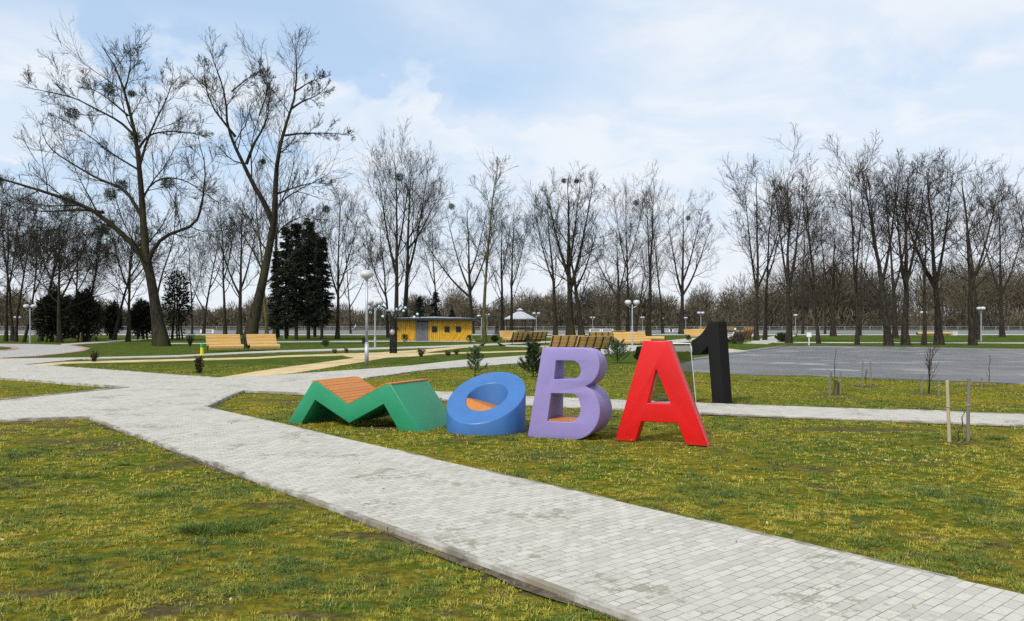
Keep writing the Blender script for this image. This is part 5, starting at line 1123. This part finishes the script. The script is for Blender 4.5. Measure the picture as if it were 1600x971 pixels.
# ------------------------------------------------------------------ people, pram, crows
def figure(joints, edges, radii, name, mat, parent):
    me = bpy.data.meshes.new(name); me.from_pydata(joints, edges, []); o = bpy.data.objects.new(name, me); COL.objects.link(o); o.parent = parent
    m = o.modifiers.new('skin', 'SKIN'); m.use_smooth_shade = True
    if not me.skin_vertices: me.attributes.new('skin', 'FLOAT', 'POINT')
    o.modifiers.new('sub', 'SUBSURF').levels = 1; o.modifiers['sub'].render_levels = 2
    me.materials.append(mat); return o
def skin_person(label, loc, rz, pose, shirt, legs, hat):
    t = thing('person', label, 'person', loc, rz)
    J = pose; E_ = [(0, 1), (1, 2), (2, 3), (3, 4), (0, 5), (5, 6), (6, 7), (7, 13), (0, 8), (8, 9), (9, 10), (10, 14), (2, 11), (11, 15), (15, 16), (2, 12), (12, 17), (17, 18)]
    rad = [.15, .14, .15, .06, .10, .10, .065, .05, .10, .065, .05, .06, .06, .04, .04, .045, .035, .045, .035]
    bm = bmesh.new(); sl_ = bm.verts.layers.skin.verify(); vs = [bm.verts.new(j) for j in J]
    for a, c in E_: bm.edges.new((vs[a], vs[c]))
    for v, r_ in zip(vs, rad): v[sl_].radius = (r_, r_)
    vs[0][sl_].use_root = True
    me = bpy.data.meshes.new('body'); bm.to_mesh(me); bm.free(); o = bpy.data.objects.new('body', me); COL.objects.link(o); o.parent = t
    o.modifiers.new('skin', 'SKIN'); s_ = o.modifiers.new('sub', 'SUBSURF'); s_.levels = 1; s_.render_levels = 2; me.materials.append(legs)
    c = MB(); j = np.array(J)
    c.tube([j[0]-(j[1]-j[0])*.3, j[0], j[1], j[2], j[2]*.6+j[3]*.4], [.19, .185, .18, .19, .08], 12)
    for a, e, h_ in ((11, 15, 16), (12, 17, 18)): c.tube([j[2], j[a], j[e], j[h_]*.9+j[e]*.1], [.09, .085, .065, .05], 8)
    c.build('jacket', shirt, t, smooth=True)
    MB().ball(j[4], .105, 12, 9, (.9, 1, 1.15)).build('head', M['skin'], t, smooth=True)
    MB().ball(j[4]+np.array([0, .015, .035]), .112, 12, 9, (.95, 1, 1.0)).build('hat', hat, t, smooth=True)
    return t
stand = [(0, 0, .95), (0, 0, 1.15), (0, .0, 1.38), (0, 0, 1.50), (0, -.02, 1.62), (.10, 0, .90), (.11, -.12, .50), (.11, -.05, .08), (-.10, 0, .90), (-.11, .10, .50), (-.11, .22, .10), (.2, 0, 1.36), (-.2, 0, 1.36), (.11, -.2, .04), (-.11, .08, .04), (.24, -.10, 1.1), (.2, -.38, 1.02), (-.24, -.10, 1.1), (-.2, -.38, 1.02)]
sit = [(0, 0, .55), (0, .05, .78), (0, .10, 1.0), (0, .10, 1.12), (0, .07, 1.25), (.10, 0, .55), (.12, -.45, .56), (.12, -.48, .12), (-.10, 0, .55), (-.12, -.45, .56), (-.12, -.48, .12), (.2, .1, .98), (-.2, .1, .98), (.12, -.6, .05), (-.12, -.6, .05), (.25, .0, .76), (.15, -.28, .66), (-.25, 0, .76), (-.15, -.28, .66)]
M['cream'] = noisy('cream_cloth', (.60, .54, .44), (.70, .64, .54), .8, 6); M['navy'] = noisy('navy_cloth', (.02, .025, .06), (.04, .05, .10), .8, 6); M['palewhite'] = noisy('white_cloth', (.66, .66, .64), (.75, .75, .72), .8, 6)
M['yellowcloth'] = noisy('yellow_cloth', (.60, .52, .20), (.70, .62, .28), .8, 6); M['violet'] = noisy('violet_cloth', (.06, .05, .22), (.09, .07, .30), .8, 6); M['darkcloth'] = noisy('dark_cloth', (.02, .02, .022), (.035, .035, .038), .85, 6); M['hair'] = noisy('dark_hair', (.02, .015, .01), (.04, .03, .02), .6, 9)
x, y = G(555.5, 517); skin_person('person in cream coat pushing a violet pram along the promenade', (x, y, .02), R(-70), stand, M['cream'], M['darkcloth'], M['cream'])
x, y = G(550, 517); t = thing('pram', 'violet and white pram pushed along the far promenade', 'pram', (x, y, .02), R(-70))
hood = MB(); hood.ball((0, -.10, .78), .38, 14, 9, (.8, 1.05, .9)); hood.build('hood', M['violet'], t, smooth=True)
MB().box((0, -.18, .58), (.42, .9, .28)).build('basket', M['palewhite'], t, bevel=.08)
MB().tube([(-.2, .35, .5), (-.2, .72, 1.0), (.2, .72, 1.0), (.2, .35, .5)], .02, 6).tube([(-.22, -.45, .2), (-.2, .25, .55)], .02, 6).tube([(.22, -.45, .2), (.2, .25, .55)], .02, 6).tube([(-.22, .3, .2), (-.2, -.4, .52)], .02, 6).tube([(.22, .3, .2), (.2, -.4, .52)], .02, 6).build('frame', M['white'], t)
for sx in (-.26, .26):
    for sy in (-.45, .3):
        an_ = np.linspace(0, 2*np.pi, 15); MB().tube([(sx, sy+.17*math.cos(a_), .19+.17*math.sin(a_)) for a_ in an_], .024, 5, False).build('wheel', M['iron'], t)
x, y = G(1149.5, 537); skin_person('person in white cap and white top seated on left weathered bench', (x-.05, y+.25, 0), R(222), sit, M['palewhite'], M['darkcloth'], M['palewhite'])
x, y = G(1157, 536); skin_person('person in pale yellow top seated on right weathered bench', (x+.0, y+.3, 0), R(218), sit, M['yellowcloth'], M['darkcloth'], M['hair'])
def crow(px, py, rz, label):
    x, y = G(px, py); t = thing('crow', label, 'bird', (x, y, 0), R(rz), 'black birds on the lawn'); s = 1.0
    m = MB(); m.tube(np.array([(.24, 0, .14), (.16, 0, .15), (.05, 0, .17), (-.06, 0, .20), (-.13, 0, .25), (-.17, 0, .29), (-.21, 0, .295), (-.25, 0, .28), (-.31, 0, .27)])*s, np.array([.025, .035, .075, .088, .066, .05, .055, .028, .006])*s, 10); m.build('body', M['crow'], t, smooth=True)
    for sy in (-1, 1):
        w_ = MB(); w_.tube(np.array([(-.08, sy*.075, .23), (.04, sy*.085, .20), (.20, sy*.05, .16), (.30, sy*.02, .14)])*s, np.array([.03, .05, .035, .006])*s, 6); w_.build('wing', M['crow'], t, smooth=True)
        MB().tube(np.array([(0, sy*.04, .14), (.01, sy*.04, .06), (-.01, sy*.04, 0), (-.05, sy*.04, .005)])*s, .009*s, 5).build('leg', M['iron'], t)
crow(754, 542.8, 200, 'black crow walking on grass, left of the two birds'); crow(782.5, 542.8, 20, 'black crow standing on grass, right of the two birds')
